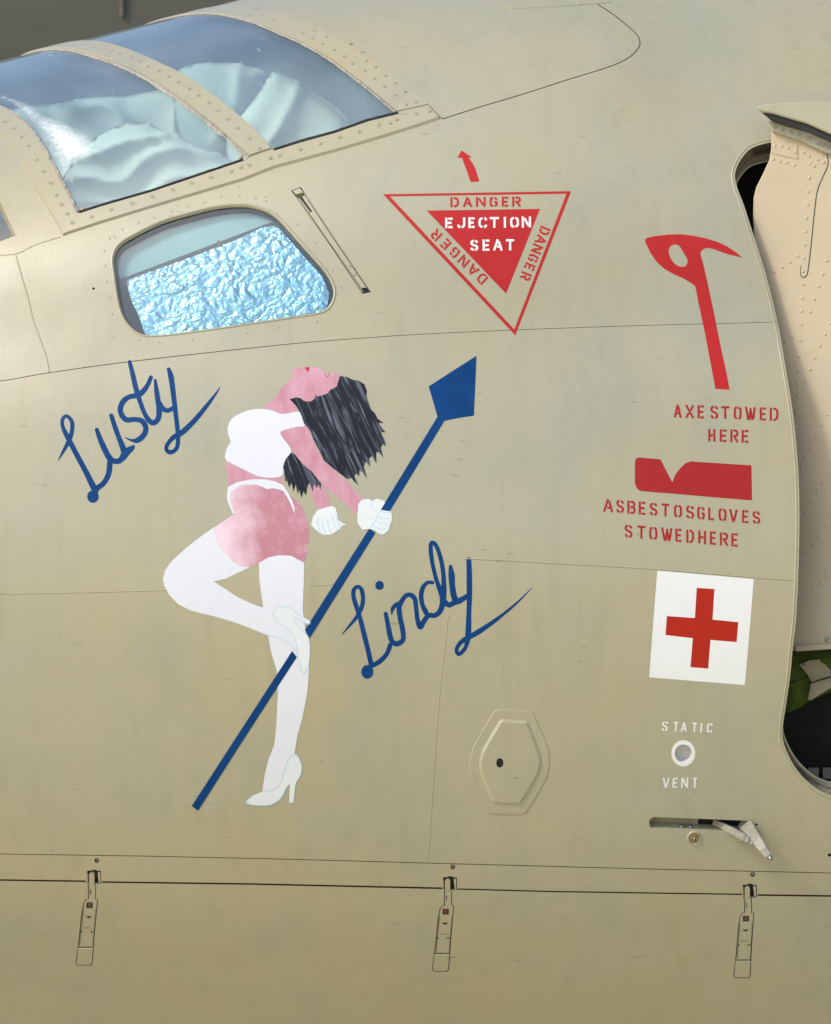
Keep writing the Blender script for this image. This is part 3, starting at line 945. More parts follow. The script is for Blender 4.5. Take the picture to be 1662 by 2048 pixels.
A_, B_ = P(inset(wq, 0.0035), -0.006), P(inset(wq, 0.0065), -0.026)
mesh_obj('rubber_seal', np.concatenate([A_, B_]), [(i, (i + 1) % n_, n_ + (i + 1) % n_, n_ + i) for i in range(n_)], 'rubber', side, smooth_=True)
bl = [(205, 520), (240, 460), (390, 392), (500, 382), (575, 405), (560, 432), (400, 486), (232, 550)]
decal('blind', [bl], [], 'blind', side, h=-0.030)
decal('blind_shadow_line', [ [(225, 552), (238, 546), (400, 484), (545, 428), (560, 440), (420, 500), (260, 560), (235, 566)] ], [], 'rubber', side, h=-0.0285)  # dark strip put in for the shadow line between blind and foil
decal('window_back', [[(190, 490), (300, 420), (470, 380), (580, 420), (690, 560), (690, 640), (500, 680), (270, 700), (220, 640)]], [], 'dark', side, h=-0.075)
# foil sheet
foil_px = [(246, 553), (262, 546), (330, 522), (400, 496), (470, 468), (520, 444), (545, 440), (560, 452), (600, 500), (640, 545), (655, 580), (650, 610), (620, 640), (520, 662), (400, 682), (300, 690), (288, 668), (270, 620), (256, 590)]
fq = Q(dense(foil_px, 3))
fv, ff = cdt([fq], 0.0022, lambda c: inside(c, fq))
fh = np.empty(len(fv))
for i, (a, b) in enumerate(fv):
    w_ = noise.noise_vector(Vector((a * 14, b * 18, 3.1)))
    r1 = abs(noise.noise(Vector((a * 34, b * 52, 0.3)) + w_ * 0.9))
    r2 = abs(noise.noise(Vector((a * 80 + b * 30, b * 105 - a * 20, 4.0)) + w_ * 1.2))
    r3 = abs(noise.noise(Vector((a * 150 - b * 60, b * 150 + a * 50, 8.0))))
    fh[i] = -0.0262 + 0.0036 * r1 + 0.0021 * r2 + 0.0006 * r3 + 0.002 * noise.noise(Vector((a * 9, b * 14, 1)))
fh = np.clip(fh, -0.0278, -0.0185)
foil = mesh_obj('foil_sheet', P(fv, fh), ff, 'foil')
tag(foil, 'crumpled silver foil sheet behind the rounded side window', 'foil')
lf = W(545, 466, 0.17)
q = Q([(434, 476)])
pl = P(q, -0.022)[0]
leafv = [pl + np.array(d_) * 0.007 for d_ in ((-1, 0, .1), (0, -.3, .8), (.35, -.2, .2), (1.1, 0, .3), (.3, -.3, -.3), (.1, 0, -1), (-.3, -.2, -.3))]
lo = mesh_obj('dry_leaf', leafv, [(0, 6, 1), (1, 6, 2), (2, 6, 4), (2, 4, 3), (4, 6, 5)], 'leaf')
tag(lo, 'tiny brown dry leaf caught at the upper edge of the foil', 'leaf')

# ------------------------------------------------------------------ slotted handle strip
wall('slot_wall', slot_px, 0.0, -0.010, 'hemp', plane)
sl = slab('slot_strip', ZS([(96, 296), (128, 286), (290, 530), (452, 768), (422, 768), (250, 525)]), -0.0012, 0.0008, 'hemp', plane, h0=-0.009)
decal('slot_floor', [ZS([(50, 255), (112, 236), (300, 520), (482, 795), (425, 806), (232, 520)])], [], 'hemp', plane, h=-0.0095)
decal('slot_slit', [ZS([(100, 296), (112, 292), (168, 372), (158, 374)])], [], 'dark', sl, h=-0.0009)
decal('slot_end', [ZS([(424, 768), (450, 764), (470, 788), (432, 797)])], [], 'dark', sl, h=-0.0055)
on_skin('screw', SCREW_S, ZS([(388, 697)])[0], sl, -0.0012)
on_skin('screw', SCREW_S, ZS([(365, 650)])[0], sl, -0.0012)
slab('slot_cap', ZS([(62, 262), (104, 248), (122, 272), (82, 284)]), 0.0, 0.0008, 'hemp', sl, h0=-0.009)

# ------------------------------------------------------------------ lettering
G = {
 'A': [[(0, 0), (.43, 1)], [(.60, .92), (1, 0)], [(.36, .3), (.84, .3)]],
 'B': [[(0, 0), (0, 1)], [(.32, 1), (.7, 1), (.95, .88), (.95, .66), (.72, .53), (.32, .53)], [(.72, .53), (1, .38), (1, .14), (.75, 0), (.32, 0)]],
 'C': [[(.42, 1), (.15, .95), (0, .77), (0, .23), (.15, .05), (.42, 0)], [(.64, 1), (.86, .95), (1, .76)], [(.64, 0), (.86, .05), (1, .24)]],
 'D': [[(0, 0), (0, 1)], [(.36, 1), (.66, 1), (1, .78), (1, .22), (.66, 0), (.36, 0)]],
 'E': [[(0, 0), (0, 1)], [(.32, 1), (1, 1)], [(.0, .5), (.85, .5)], [(.32, 0), (1, 0)]],
 'G': [[(.42, 1), (.15, .95), (0, .77), (0, .23), (.15, .05), (.42, 0)], [(.64, 1), (.86, .95), (1, .76)], [(.64, 0), (.9, .05), (1, .2), (1, .46), (.62, .46)]],
 'H': [[(0, 0), (0, 1)], [(1, 0), (1, 1)], [(0, .5), (.72, .5)]],
 'I': [[(.5, 0), (.5, 1)]],
 'J': [[(1, 1), (1, .25), (.85, .06), (.62, 0)], [(.40, 0), (.12, .06), (0, .27)]],
 'L': [[(0, 0), (0, 1)], [(.34, 0), (1, 0)]],
 'N': [[(0, 0), (0, 1)], [(.24, .95), (.80, .08)], [(1, 0), (1, 1)]],
 'O': [[(.40, 1), (.14, .94), (0, .77), (0, .23), (.14, .06), (.40, 0)], [(.60, 1), (.86, .94), (1, .77), (1, .23), (.86, .06), (.60, 0)]],
 'R': [[(0, 0), (0, 1)], [(.34, 1), (.72, 1), (1, .87), (1, .62), (.72, .48), (.34, .48)], [(.60, .40), (1, 0)]],
 'S': [[(1, .78), (.86, .95), (.62, 1)], [(.42, 1), (.14, .95), (0, .78), (.12, .6), (.5, .5), (.88, .4), (1, .22), (.86, .05), (.62, 0)], [(.42, 0), (.14, .05), (0, .22)]],
 'T': [[(0, 1), (1, 1)], [(.5, 1), (.5, 0)]],
 'V': [[(0, 1), (.45, 0)], [(.60, .02), (1, 1)]],
 'W': [[(0, 1), (.26, 0)], [(.38, .0), (.50, .72)], [(.50, .98), (.74, 0)], [(.84, .04), (1, 1)]],
 'X': [[(0, 1), (1, 0)], [(0, 0), (.36, .38)], [(.64, .62), (1, 1)]],
}
def glyph(ch, o, ex, ey, thick, material, parent, h=0.0012):
    """o = lower-left corner (photo point), ex, ey = width and height vectors"""
    o, ex, ey = np.array(o, float), np.array(ex, float), np.array(ey, float)
    w_, h_ = np.linalg.norm(ex), np.linalg.norm(ey)
    tx, ty = thick / 2 / w_, thick / 2 / h_
    loops = []
    for st in G[ch]:
        pts = []
        for (x, y) in st:
            xx = tx + x * (1 - 2 * tx) if ch != 'I' else x
            yy = ty + y * (1 - 2 * ty)
            pts.append([xx, yy])
        pts = np.array(pts)
        # let straight stroke ends reach the letter's top and bottom
        for e, nb in ((0, 1), (-1, -2)):
            dxy = (pts[e] - pts[nb]) * [w_, h_]
            if abs(dxy[1]) > 1.2 * abs(dxy[0]) and (abs(st[e][1]) < .001 or abs(st[e][1] - 1) < .001):
                u_ = dxy / np.linalg.norm(dxy)
                pts[e] = pts[e] + u_ * (thick / 2) / np.array([w_, h_])
        px = np.array([o + ex * a + ey * b for a, b in pts])
        px = px + rng.normal(0, 0.18, px.shape)
        if len(px) > 2: px = smooth(px, False, 4)
        loops.append(ribbon(px, thick))
    return decal('letter', loops, [], material, parent, h=h, grid=None)

def line_spans(text, spans, zf, top, bot, thick, material, parent, slant=0.0, h=0.0012):
    """top, bot: (x, y) pairs at both ends in zoomed coordinates"""
    f = lambda e, x: e[0][1] + (e[1][1] - e[0][1]) * (x - e[0][0]) / (e[1][0] - e[0][0])
    for ch, (a, b) in zip(text, spans):
        pts = zf([(a, f(bot, a)), (b, f(bot, b)), (a + slant, f(top, a))])
        o = np.array(pts[0]); ex = np.array(pts[1]) - o; ey = np.array(pts[2]) - o
        glyph(ch, o, ex, ey, thick, material, parent, h)

def line_dir(text, c0, c1, height, gw, thick, material, parent, h=0.0012):
    """text whose first letter is centred at c0 and last at c1"""
    c0, c1 = np.array(c0, float), np.array(c1, float)
    e = (c1 - c0); L = np.linalg.norm(e); e /= L
    up = np.array([e[1], -e[0]])
    for i, ch in enumerate(text):
        c = c0 + e * L * i / (len(text) - 1)
        w_ = gw * (1.12 if ch in 'AN' else 0.95)
        glyph(ch, c - e * w_ / 2 - up * height / 2, e * w_, up * height, thick, material, parent, h)

# ejection seat warning
tri_o = ZS([(535, 282), (1512, 266), (1222, 1015)])
tri_i = ZS([(571, 293), (1488, 279), (1217, 984)])
tri = tag(decal('warning_triangle', [tri_o], [tri_i], 'red', plane), 'red outlined triangle pointing down with ejection seat warning')
decal('solid_triangle', [ZS([(762, 367), (1350, 358), (1174, 798)])], [], 'red', tri)
line_spans('DANGER', [(885, 928), (952, 998), (1018, 1068), (1088, 1130), (1152, 1190), (1206, 1250)], ZS, [(885, 297), (1250, 294)], [(885, 349), (1250, 346)], 4.2, 'red', tri)
line_spans('EJECTION', [(858, 902), (920, 962), (978, 1016), (1032, 1078), (1084, 1142), (1160, 1176), (1196, 1240), (1256, 1304)], ZS, [(858, 404), (1304, 398)], [(858, 459), (1304, 455)], 4.4, 'white', tri, h=0.0016)
line_spans('SEAT', [(988, 1030), (1052, 1094), (1108, 1156), (1168, 1222)], ZS, [(988, 519), (1222, 515)], [(988, 577), (1222, 573)], 4.4, 'white', tri, h=0.0016)
line_dir('DANGER', ZS([(1050, 720)])[0], ZS([(812, 494)])[0], 21, 17, 4.0, 'red', tri)
line_dir('DANGER', ZS([(1374, 472)])[0], ZS([(1276, 708)])[0], 21, 15, 4.0, 'red', tri)
decal('direction_arrow', [ZS([(943, 54), (996, 90), (979, 92), (1000, 120), (1016, 152), (1036, 216), (990, 218), (967, 152), (945, 93), (921, 93)])], [], 'red', tri)

ZA = lambda pts: zoom(pts, 3.2, 1160, 180)
ZB = lambda pts: zoom(pts, 3.2, 1160, 760)
axe = ZA([(416, 968), (420, 952), (436, 944), (480, 935), (560, 926), (640, 923), (720, 932), (800, 948), (880, 972), (940, 1000), (1000, 1040), (1040, 1073), (960, 1055), (900, 1035), (840, 1014), (810, 1011), (790, 1018), (775, 1032), (770, 1048), (790, 1120), (820, 1250), (860, 1440), (900, 1640), (935, 1800), (957, 1918), (866, 1913), (840, 1770), (800, 1560), (760, 1370), (738, 1258), (715, 1238), (660, 1205), (600, 1180), (540, 1145), (490, 1100), (450, 1040), (425, 990)])
axe_h = smooth(ZA([(567, 1030), (575, 1005), (595, 990), (620, 990), (640, 1005), (662, 1040), (685, 1080), (687, 1105), (675, 1126), (650, 1132), (620, 1122), (595, 1100), (575, 1065)]), True, 3)
ax = tag(decal('axe_pictogram', [axe], [axe_h], 'red', plane), 'solid red silhouette of a fire axe')
M['red_shaded'] = mat('shaded_red_paint', (0.34, 0.012, 0.011, 1), 0.36, spec=0.3, var=(0.36, 0.016, 0.016, 1), var_scale=10, bump=0.06, bump_scale=120)  # signal red with the shade of the lower skin put into its colour
line_spans('AXESTOWED', [(601, 650), (675, 728), (752, 800), (834, 884), (897, 962), (984, 1033), (1056, 1124), (1150, 1196), (1214, 1268)], ZB, [(605, 157), (1268, 178)], [(605, 240), (1268, 262)], 4.2, 'red_shaded', ax)
line_spans('HERE', [(820, 866), (894, 944), (962, 1012), (1034, 1084)], ZB, [(820, 313), (1084, 320)], [(820, 394), (1084, 401)], 4.2, 'red_shaded', ax)
gl = ZB([(351, 540), (352, 518), (360, 502), (380, 496), (515, 508), (552, 580), (590, 655), (610, 605), (640, 565), (675, 533), (710, 521), (900, 534), (1097, 546), (1099, 660), (1101, 771), (850, 750), (600, 728), (390, 711), (366, 697), (352, 662), (351, 600)])
gp = tag(decal('glove_pictogram', [gl], [], 'red_shaded', plane), 'solid red silhouette of a glove')
line_spans('ASBESTOSGLOVES', [(150, 212), (232, 282), (303, 354), (375, 426), (445, 496), (515, 578), (602, 652), (678, 730), (750, 798), (820, 863), (887, 936), (955, 1008), (1036, 1084), (1104, 1153)], ZB, [(150, 759), (1153, 841)], [(150, 842), (1153, 923)], 4.2, 'red_shaded', gp)
line_spans('STOWEDHERE', [(285, 336), (360, 425), (443, 494), (520, 590), (610, 656), (680, 728), (757, 806), (830, 876), (895, 946), (968, 1016)], ZB, [(285, 924), (1016, 983)], [(285, 1008), (1016, 1068)], 4.2, 'red_shaded', gp)
sq = ZB([(495, 1220), (800, 1246), (1112, 1274), (1085, 1610), (1055, 1952), (750, 1928), (442, 1903), (468, 1560)])
sqp = tag(decal('first_aid_square', [sq], [], 'white', plane), 'white square with a red cross')
M['red3'] = mat('cross_red_paint', (0.40, 0.014, 0.003, 1), 0.38, spec=0.3, var=(0.35, 0.013, 0.003, 1), var_scale=10, bump=0.06, bump_scale=120)
decal('red_cross', [ZB([(747, 1330), (860, 1338), (848, 1533), (1013, 1550), (1002, 1677), (835, 1663), (820, 1847), (707, 1837), (722, 1652), (547, 1632), (556, 1511), (735, 1523)])], [], 'red3', sqp, h=0.0012)
ring = tag(decal('static_vent_ring', [ZH(circle(684, 750, 79, 87, 40))], [vent_px], 'white', plane), 'white painted ring round a round vent hole')
# vent cup
M['ventgrey'] = mat('vent_tube_paint', (0.66, 0.65, 0.62, 1), 0.5, var=(0.52, 0.51, 0.48, 1), var_scale=60)
vq = Q(vent_px)
if area(vq) < 0: vq = vq[::-1]
mesh_obj('vent_cup', np.concatenate([P(vq, 0.0), P(inset(vq, 0.0008), -0.018), P(inset(vq, 0.005), -0.023)]),
         [(r * 20 + i, r * 20 + (i + 1) % 20, (r + 1) * 20 + (i + 1) % 20, (r + 1) * 20 + i) for r in range(2) for i in range(20)] + [tuple(range(40, 60))], 'ventgrey', ring, smooth_=True)
line_spans('STATIC', [(540, 580), (613, 652), (666, 706), (735, 777), (790, 810), (838, 876)], ZH, [(540, 538), (876, 550)], [(540, 602), (876, 614)], 3.3, 'white', ring, slant=5)
line_spans('VENT', [(546, 590), (612, 648), (668, 714), (740, 778)], ZH, [(546, 911), (778, 911)], [(546, 979), (778, 979)], 3.3, 'white', ring, slant=3)

# ------------------------------------------------------------------ painted script
def stroke_mesh(name, strokes, blobs, material, parent, zf, h=0.0006):
    caps, loops = [], []
    for st in strokes:
        px = np.array([p for p in zf(st)], float)
        k = np.linalg.norm(np.array(zf([(1, 0)])[0]) - np.array(zf([(0, 0)])[0]))
        px[:, 2] *= k
        s = smooth(px, False, 6)
        s[:, 2] = np.maximum(s[:, 2], 0.6) * (1 + 0.07 * np.array([noise.noise((i * 0.33, len(caps) * 3.1, 0.5)) for i in range(len(s))]))
        caps.append(s)
        loops.append(ribbon(s[:, :2], s[:, 2]))
        for e in (s[0], s[-1]):
            if e[2] > 3: loops.append(np.array(circle(e[0], e[1], e[2] / 2, n=14)))
    for (u, v, r1, r2) in blobs:
        c = zf([(u, v), (u + r1, v), (u, v + r2)])
        loops.append(np.array(circle(c[0][0], c[0][1], c[1][0] - c[0][0], c[2][1] - c[0][1], 24)))
    segs = []
    for s in caps:
        for a, b in zip(s[:-1], s[1:]): segs.append((a, b))
    A = np.array([a for a, b in segs]); B = np.array([b for a, b in segs])
    bl = [l for l in loops if len(l) == 24]
    def test(c):
        k = np.zeros(len(c), bool)
        for a, b in zip(A, B):
            ab = b[:2] - a[:2]; t = np.clip(((c - a[:2]) @ ab) / max(ab @ ab, 1e-9), 0, 1)
            dd = np.linalg.norm(c - (a[:2] + t[:, None] * ab), axis=1)
            k |= dd < (a[2] + (b[2] - a[2]) * t) / 2 * 1.0
        for l in bl: k |= inside(c, l)
        return k
    v, f = cdt(loops, 7.0, test)
    h = 0.00025
    q = Q(v)
    return mesh_obj(name, P(q, h), f[:, ::-1], material, parent, normals=N(q))
ZL = lambda pts: zoom(pts, 4.155, 80, 700)
ZN = lambda pts: zoom(pts, 3.613, 640, 1060)
w1 = stroke_mesh('script_lettering', [
    [(150, 920, 4), (185, 858, 22), (235, 765, 36), (262, 690, 36), (268, 610, 36), (240, 560, 28), (212, 550, 28), (186, 580, 30), (192, 645, 32), (235, 735, 44), (300, 860, 42), (380, 1010, 46), (440, 1130, 52), (462, 1165, 56)],
    [(455, 1160, 46), (525, 1110, 42), (568, 1035, 46), (580, 950, 46), (578, 905, 40)],
    [(472, 662, 34), (500, 740, 44), (540, 830, 50), (580, 900, 50), (625, 925, 44), (668, 915, 46), (700, 868, 50), (690, 815, 50), (660, 740, 42), (620, 630, 40), (593, 545, 36)],
    [(690, 890, 60), (730, 840, 56), (765, 815, 44), (785, 790, 10)],
    [(708, 728, 8), (755, 748, 20), (805, 752, 42), (860, 710, 46), (880, 650, 46), (850, 592, 44), (790, 577, 40), (720, 580, 44), (682, 545, 44), (667, 490, 44), (690, 430, 46), (740, 390, 40), (800, 378, 44), (850, 350, 46), (892, 295, 38), (922, 228, 34)],
    [(745, 100, 32), (770, 200, 40), (800, 330, 42), (832, 430, 38), (870, 530, 38), (910, 590, 42), (945, 605, 44), (982, 570, 46), (990, 500, 46), (977, 400, 44), (966, 320, 36), (958, 250, 22)],
    [(985, 430, 40), (1020, 485, 42), (1060, 503, 38), (1105, 485, 40)],
    [(1070, 160, 32), (1090, 230, 46), (1110, 380, 42), (1130, 550, 38), (1145, 680, 38), (1145, 780, 36), (1125, 830, 34), (1080, 850, 36), (1050, 825, 34), (1062, 780, 34), (1110, 725, 40), (1180, 685, 46), (1280, 590, 42), (1380, 470, 34), (1455, 372, 20), (1500, 303, 3)],
], [(440, 1218, 48, 52)], 'blue', plane, ZL)
tag(w1, 'blue hand-painted script word above the figure on the left')
w2 = stroke_mesh('script_lettering', [
    [(160, 753, 6), (215, 690, 18), (265, 628, 28), (300, 560, 32), (311, 490, 32), (298, 428, 30), (273, 410, 26), (246, 430, 30), (242, 480, 32), (265, 560, 34), (290, 640, 32), (315, 740, 36), (345, 860, 34), (370, 975, 34)],
    [(365, 985, 34), (430, 950, 34), (482, 895, 32), (508, 830, 34)],
    [(475, 606, 30), (490, 680, 34), (510, 780, 38), (532, 815, 38), (565, 820, 38), (600, 790, 34), (597, 720, 36), (580, 640, 36), (572, 560, 36), (592, 510, 34), (625, 472, 32), (660, 472, 34), (687, 505, 34), (696, 580, 32), (705, 650, 34), (725, 702, 38), (750, 660, 36), (785, 618, 36), (830, 617, 36), (868, 585, 38), (888, 520, 44), (892, 440, 40)],
    [(518, 612, 8), (524, 570, 26), (548, 542, 32), (585, 528, 34)],
    [(812, 380, 26), (778, 380, 28), (746, 412, 32), (731, 470, 34), (740, 540, 34), (768, 600, 36)],
    [(880, 470, 40), (862, 420, 34), (838, 350, 30), (812, 240, 30), (800, 140, 32), (806, 92, 28), (836, 108, 30), (868, 190, 32), (888, 290, 32), (895, 400, 36), (892, 480, 42)],
    [(885, 500, 44), (905, 525, 40), (935, 543, 36), (968, 525, 40), (1010, 510, 42), (1060, 480, 34)],
    [(943, 264, 26), (951, 330, 46), (955, 400, 42), (968, 480, 44), (985, 510, 44)],
    [(1075, 212, 34), (1079, 330, 40), (1079, 470, 38), (1076, 600, 36), (1071, 740, 42), (1065, 800, 36), (1048, 855, 28), (1006, 896, 30), (986, 870, 28), (1008, 822, 30), (1060, 782, 36), (1130, 745, 38), (1250, 665, 30), (1350, 588, 20), (1440, 510, 14), (1530, 418, 4)],
], [(342, 1025, 44, 50), (430, 400, 31, 33)], 'blue', plane, ZN)
tag(w2, 'blue hand-painted script word right of the figure\'s legs')

# ------------------------------------------------------------------ painted figure
FA = lambda pts: zoom(pts, 2.444, 300, 700)
FB = lambda pts: zoom(pts, 2.444, 300, 1080)
sm = lambda pts, s=3: [tuple(p) for p in smooth(pts, True, s)]
torso = FA([(690, 110), (705, 95), (740, 85), (775, 82), (820, 85), (840, 100), (865, 115), (890, 110), (912, 120), (930, 130), (922, 155), (914, 182), (897, 190), (882, 198), (868, 214), (842, 224), (820, 230), (808, 220), (805, 240), (785, 254), (755, 252), (735, 237), (715, 234), (690, 242), (705, 268), (724, 302), (700, 314), (640, 318), (600, 305), (543, 292), (580, 255), (612, 232), (642, 188), (693, 140)])
fig = decal('painted_figure', [torso], [], 'flesh', plane, h=0.0006)
tag(fig, 'painted pin-up woman leaning back, pink skin, black hair, white clothes and stockings')
arm1 = FA([(637, 403), (660, 388), (720, 373), (757, 368), (778, 390), (792, 430), (822, 490), (852, 545), (892, 577), (932, 612), (982, 667), (1030, 715), (1036, 732), (1025, 755), (1022, 806), (990, 786), (940, 738), (890, 698), (850, 663), (828, 642), (790, 593), (750, 562), (710, 512), (690, 492), (660, 440)])
arm2 = FA([(772, 668), (800, 655), (830, 645), (860, 680), (872, 720), (882, 768), (845, 778), (820, 778), (798, 735)])
decal('arm', [arm2], [], 'flesh', fig, h=0.0007)
midriff = FA([(373, 530), (370, 570), (378, 610), (385, 668), (420, 650), (480, 640), (540, 636), (590, 640), (648, 662), (636, 618), (600, 620), (540, 615), (490, 598), (430, 568)])
decal('midriff', [midriff], [], 'flesh', fig, h=0.0006)
hips = FA([(388, 745), (388, 715), (398, 688), (430, 666), (455, 653), (480, 656), (520, 654), (555, 666), (570, 676), (600, 671), (655, 686), (690, 716), (720, 738), (745, 773), (765, 820), (778, 880), (776, 940), (766, 1000), (753, 1042), (720, 1024), (680, 1010), (630, 1006), (580, 1016), (535, 1040), (485, 1066), (445, 1062), (400, 1034), (358, 994), (328, 942), (316, 890), (318, 865), (370, 830), (412, 800), (400, 770)])
hp = decal('hips', [hips], [], 'rose', fig, h=0.0006)
M['pink2'] = mat('mid_pink_paint', (0.50, 0.17, 0.26, 1), 0.45, var=(0.58, 0.28, 0.36, 1), var_scale=12, var_amt=0.6)
decal('hip_fold', [ribbon(smooth(FA([(655, 690), (690, 740), (706, 800), (700, 850), (664, 928), (605, 988), (540, 1034)]), False, 5), np.linspace(1.5, 3.6, 31))], [], 'pink2', hp, h=0.0011)
hair = FA([(682, 240), (700, 235), (715, 232), (735, 235), (755, 250), (785, 252), (805, 238), (808, 218), (820, 228), (840, 222), (868, 212), (880, 195), (895, 188), (912, 180), (920, 155), (928, 127), (960, 131), (990, 145), (1020, 150), (1048, 168), (1060, 200), (1058, 225), (1070, 260), (1080, 290), (1100, 310), (1112, 335), (1142, 358), (1116, 356), (1138, 388), (1152, 402), (1130, 403), (1147, 440), (1155, 472), (1138, 460), (1128, 478), (1140, 527), (1120, 500), (1106, 500), (1107, 555), (1085, 518), (1072, 530), (1076, 572), (1055, 545), (1045, 572), (1063, 630), (1040, 600), (1025, 588), (1022, 617), (1005, 603), (1000, 620), (1022, 664), (995, 640), (985, 625), (965, 632), (930, 605), (890, 575), (850, 540), (830, 495), (800, 440), (785, 400), (755, 360), (745, 330), (730, 300), (715, 275)])
hr = decal('hair', [hair], [], 'hair', fig, h=0.0009)
lock = FA([(688, 498), (665, 530), (652, 570), (656, 600), (660, 640), (670, 640), (680, 674), (692, 648), (700, 694), (712, 658), (722, 704), (730, 682), (740, 724), (750, 690), (762, 712), (772, 660), (780, 650), (796, 694), (802, 655), (816, 678), (822, 658), (834, 685), (838, 660), (832, 642), (790, 590), (750, 557), (714, 513)])
decal('hair', [lock], [], 'hair', fig, h=0.0009)
decal('arm', [arm1], [], 'flesh', fig, h=0.0012)
top = FA([(545, 288), (490, 293), (440, 310), (400, 335), (382, 370), (380, 400), (390, 435), (395, 450), (378, 475), (368, 510), (370, 535), (400, 555), (440, 575), (500, 605), (540, 620), (600, 625), (640, 618), (653, 600), (650, 570), (665, 530), (690, 500), (680, 470), (650, 430), (637, 404), (660, 390), (720, 375), (756, 372), (745, 345), (732, 303), (690, 307), (640, 314), (600, 297)])
M['artwhite'] = mat('art_white_paint', (0.68, 0.70, 0.75, 1), 0.45, var=(0.61, 0.64, 0.70, 1), var_scale=7, bump=0.08, bump_scale=90)
decal('top', [sm(top, 2)], [], 'artwhite', fig, h=0.0014)
belt = FA([(384, 667), (430, 645), (500, 632), (560, 632), (610, 642), (650, 660), (670, 690), (692, 730), (706, 768), (706, 799), (696, 772), (680, 737), (655, 692), (640, 684), (600, 675), (570, 681), (555, 671), (520, 658), (480, 660), (455, 657), (430, 670), (400, 690), (391, 715), (393, 745), (402, 772), (414, 798), (404, 800), (388, 760), (378, 735), (376, 700)])
decal('waistband', [belt], [], 'artwhite', fig, h=0.0014)
stand = FA([(533, 1040), (580, 1014), (630, 1003), (690, 1006), (753, 1040), (752, 1130)]) + FB([(750, 250), (747, 340), (760, 440), (778, 560), (777, 640), (770, 740), (745, 870), (720, 960), (706, 1050), (690, 1110), (660, 1180), (620, 1230), (548, 1232), (560, 1150), (580, 1070), (608, 1000), (618, 900), (625, 740), (620, 640), (590, 540), (575, 450), (555, 340), (548, 290), (535, 200)])
stk = decal('stocking', [stand], [], 'artwhite', fig, h=0.0014)
raised = FA([(318, 863), (320, 900), (335, 950), (365, 995), (405, 1033), (445, 1058), (486, 1063), (440, 1085), (370, 1118), (312, 1131)]) + FB([(370, 240), (430, 280), (500, 312), (555, 331), (610, 342), (660, 380), (700, 430), (722, 490), (720, 552), (700, 535), (660, 500), (620, 478), (560, 460), (500, 435), (420, 405), (340, 380), (280, 365), (200, 345), (140, 315), (95, 270), (70, 225), (63, 190)]) + FA([(75, 1075), (110, 1028), (180, 965), (260, 903)])
decal('stocking', [raised], [], 'artwhite', fig, h=0.0018)
def outline(pts, parent, w=1.3, closed=True, h=0.0026, material='teal'):
    p = smooth(pts, closed, 4)
    if closed: p = np.concatenate([p, p[:1]])
    return decal('outline', [ribbon(p, w)], [], material, parent, h=h, grid=None)
M['shoewhite'] = mat('shoe_white_paint', (0.68, 0.72, 0.73, 1), 0.4, var=(0.62, 0.67, 0.68, 1), var_scale=9)
shoe1 = FB([(548, 1228), (600, 1222), (638, 1190), (660, 1120), (680, 1070), (706, 1045), (728, 1065), (742, 1110), (735, 1150), (716, 1182), (710, 1200), (702, 1282), (680, 1284), (684, 1192), (665, 1212), (640, 1262), (600, 1290), (560, 1298), (490, 1293), (469, 1279), (500, 1250)])
s1 = decal('shoe', [shoe1], [], 'shoewhite', fig, h=0.0022)
outline(FB([(548, 1228), (600, 1222), (638, 1190), (660, 1120), (680, 1070), (706, 1045), (728, 1065), (742, 1110), (735, 1150), (716, 1182)]), s1, closed=False)
outline(FB([(665, 1212), (640, 1262), (600, 1290), (560, 1298), (490, 1293), (469, 1279), (500, 1250)]), s1, closed=False, w=1.6)
shoe2 = FB([(603, 352), (620, 335), (650, 326), (690, 335), (740, 372), (782, 396), (776, 412), (745, 396), (715, 380), (700, 386), (715, 410), (745, 440), (772, 472), (781, 510), (780, 580), (770, 630), (752, 654), (735, 620), (722, 570), (718, 520), (705, 470), (680, 440), (640, 410), (615, 385)])
s2 = decal('shoe', [shoe2], [], 'shoewhite', fig, h=0.0022)
outline(shoe2, s2, w=1.2)
outline(FB([(580, 466), (640, 482), (690, 515), (718, 552)]), s2, closed=False, w=0.9)
gl1 = FA([(788, 853), (797, 815), (818, 782), (850, 773), (885, 763), (905, 768), (915, 800), (920, 830), (940, 846), (962, 854), (938, 860), (932, 872), (910, 887), (885, 902), (850, 904), (825, 892), (800, 868)])
g1 = decal('glove', [gl1], [], 'shoewhite', fig, h=0.0016)
for st in ([(822, 818), (820, 850), (832, 892)], [(842, 825), (845, 865), (858, 900)], [(866, 822), (872, 860), (885, 895)], [(890, 812), (900, 850), (915, 880)], [(905, 800), (918, 835), (932, 868)]):
    outline(FA(st), g1, closed=False, w=1.3)
# spear
sp1 = FA([(1362, 178), (1480, 102), (1596, 28), (1590, 175), (1583, 321), (1510, 332), (1440, 346), (1172, 790), (1128, 780), (1405, 326), (1385, 255)])
spear = tag(decal('painted_spear', [sp1], [], 'blue', plane, h=0.0007), 'blue painted spear with broad diamond head held across the figure')
sp2 = FA([(1072, 872), (1102, 894)]) + FB([(900, 272), (781, 480), (757, 440), (860, 285)])
decal('shaft', [[sp2[0], sp2[1], sp2[3], sp2[4]]], [], 'blue', spear, h=0.0026)
decal('shaft', [FB([(695, 542), (718, 573), (480, 940), (235, 1323), (204, 1300), (450, 920)])], [], 'blue', spear, h=0.0026)
gl2 = FA([(1014, 805), (1018, 755), (1034, 732), (1070, 727), (1086, 737), (1110, 726), (1140, 735), (1150, 745), (1128, 782), (1180, 790), (1183, 830), (1166, 882), (1142, 902), (1118, 898), (1098, 880), (1070, 874), (1040, 880), (1014, 845)])
g2 = decal('glove', [gl2], [], 'shoewhite', fig, h=0.0030)
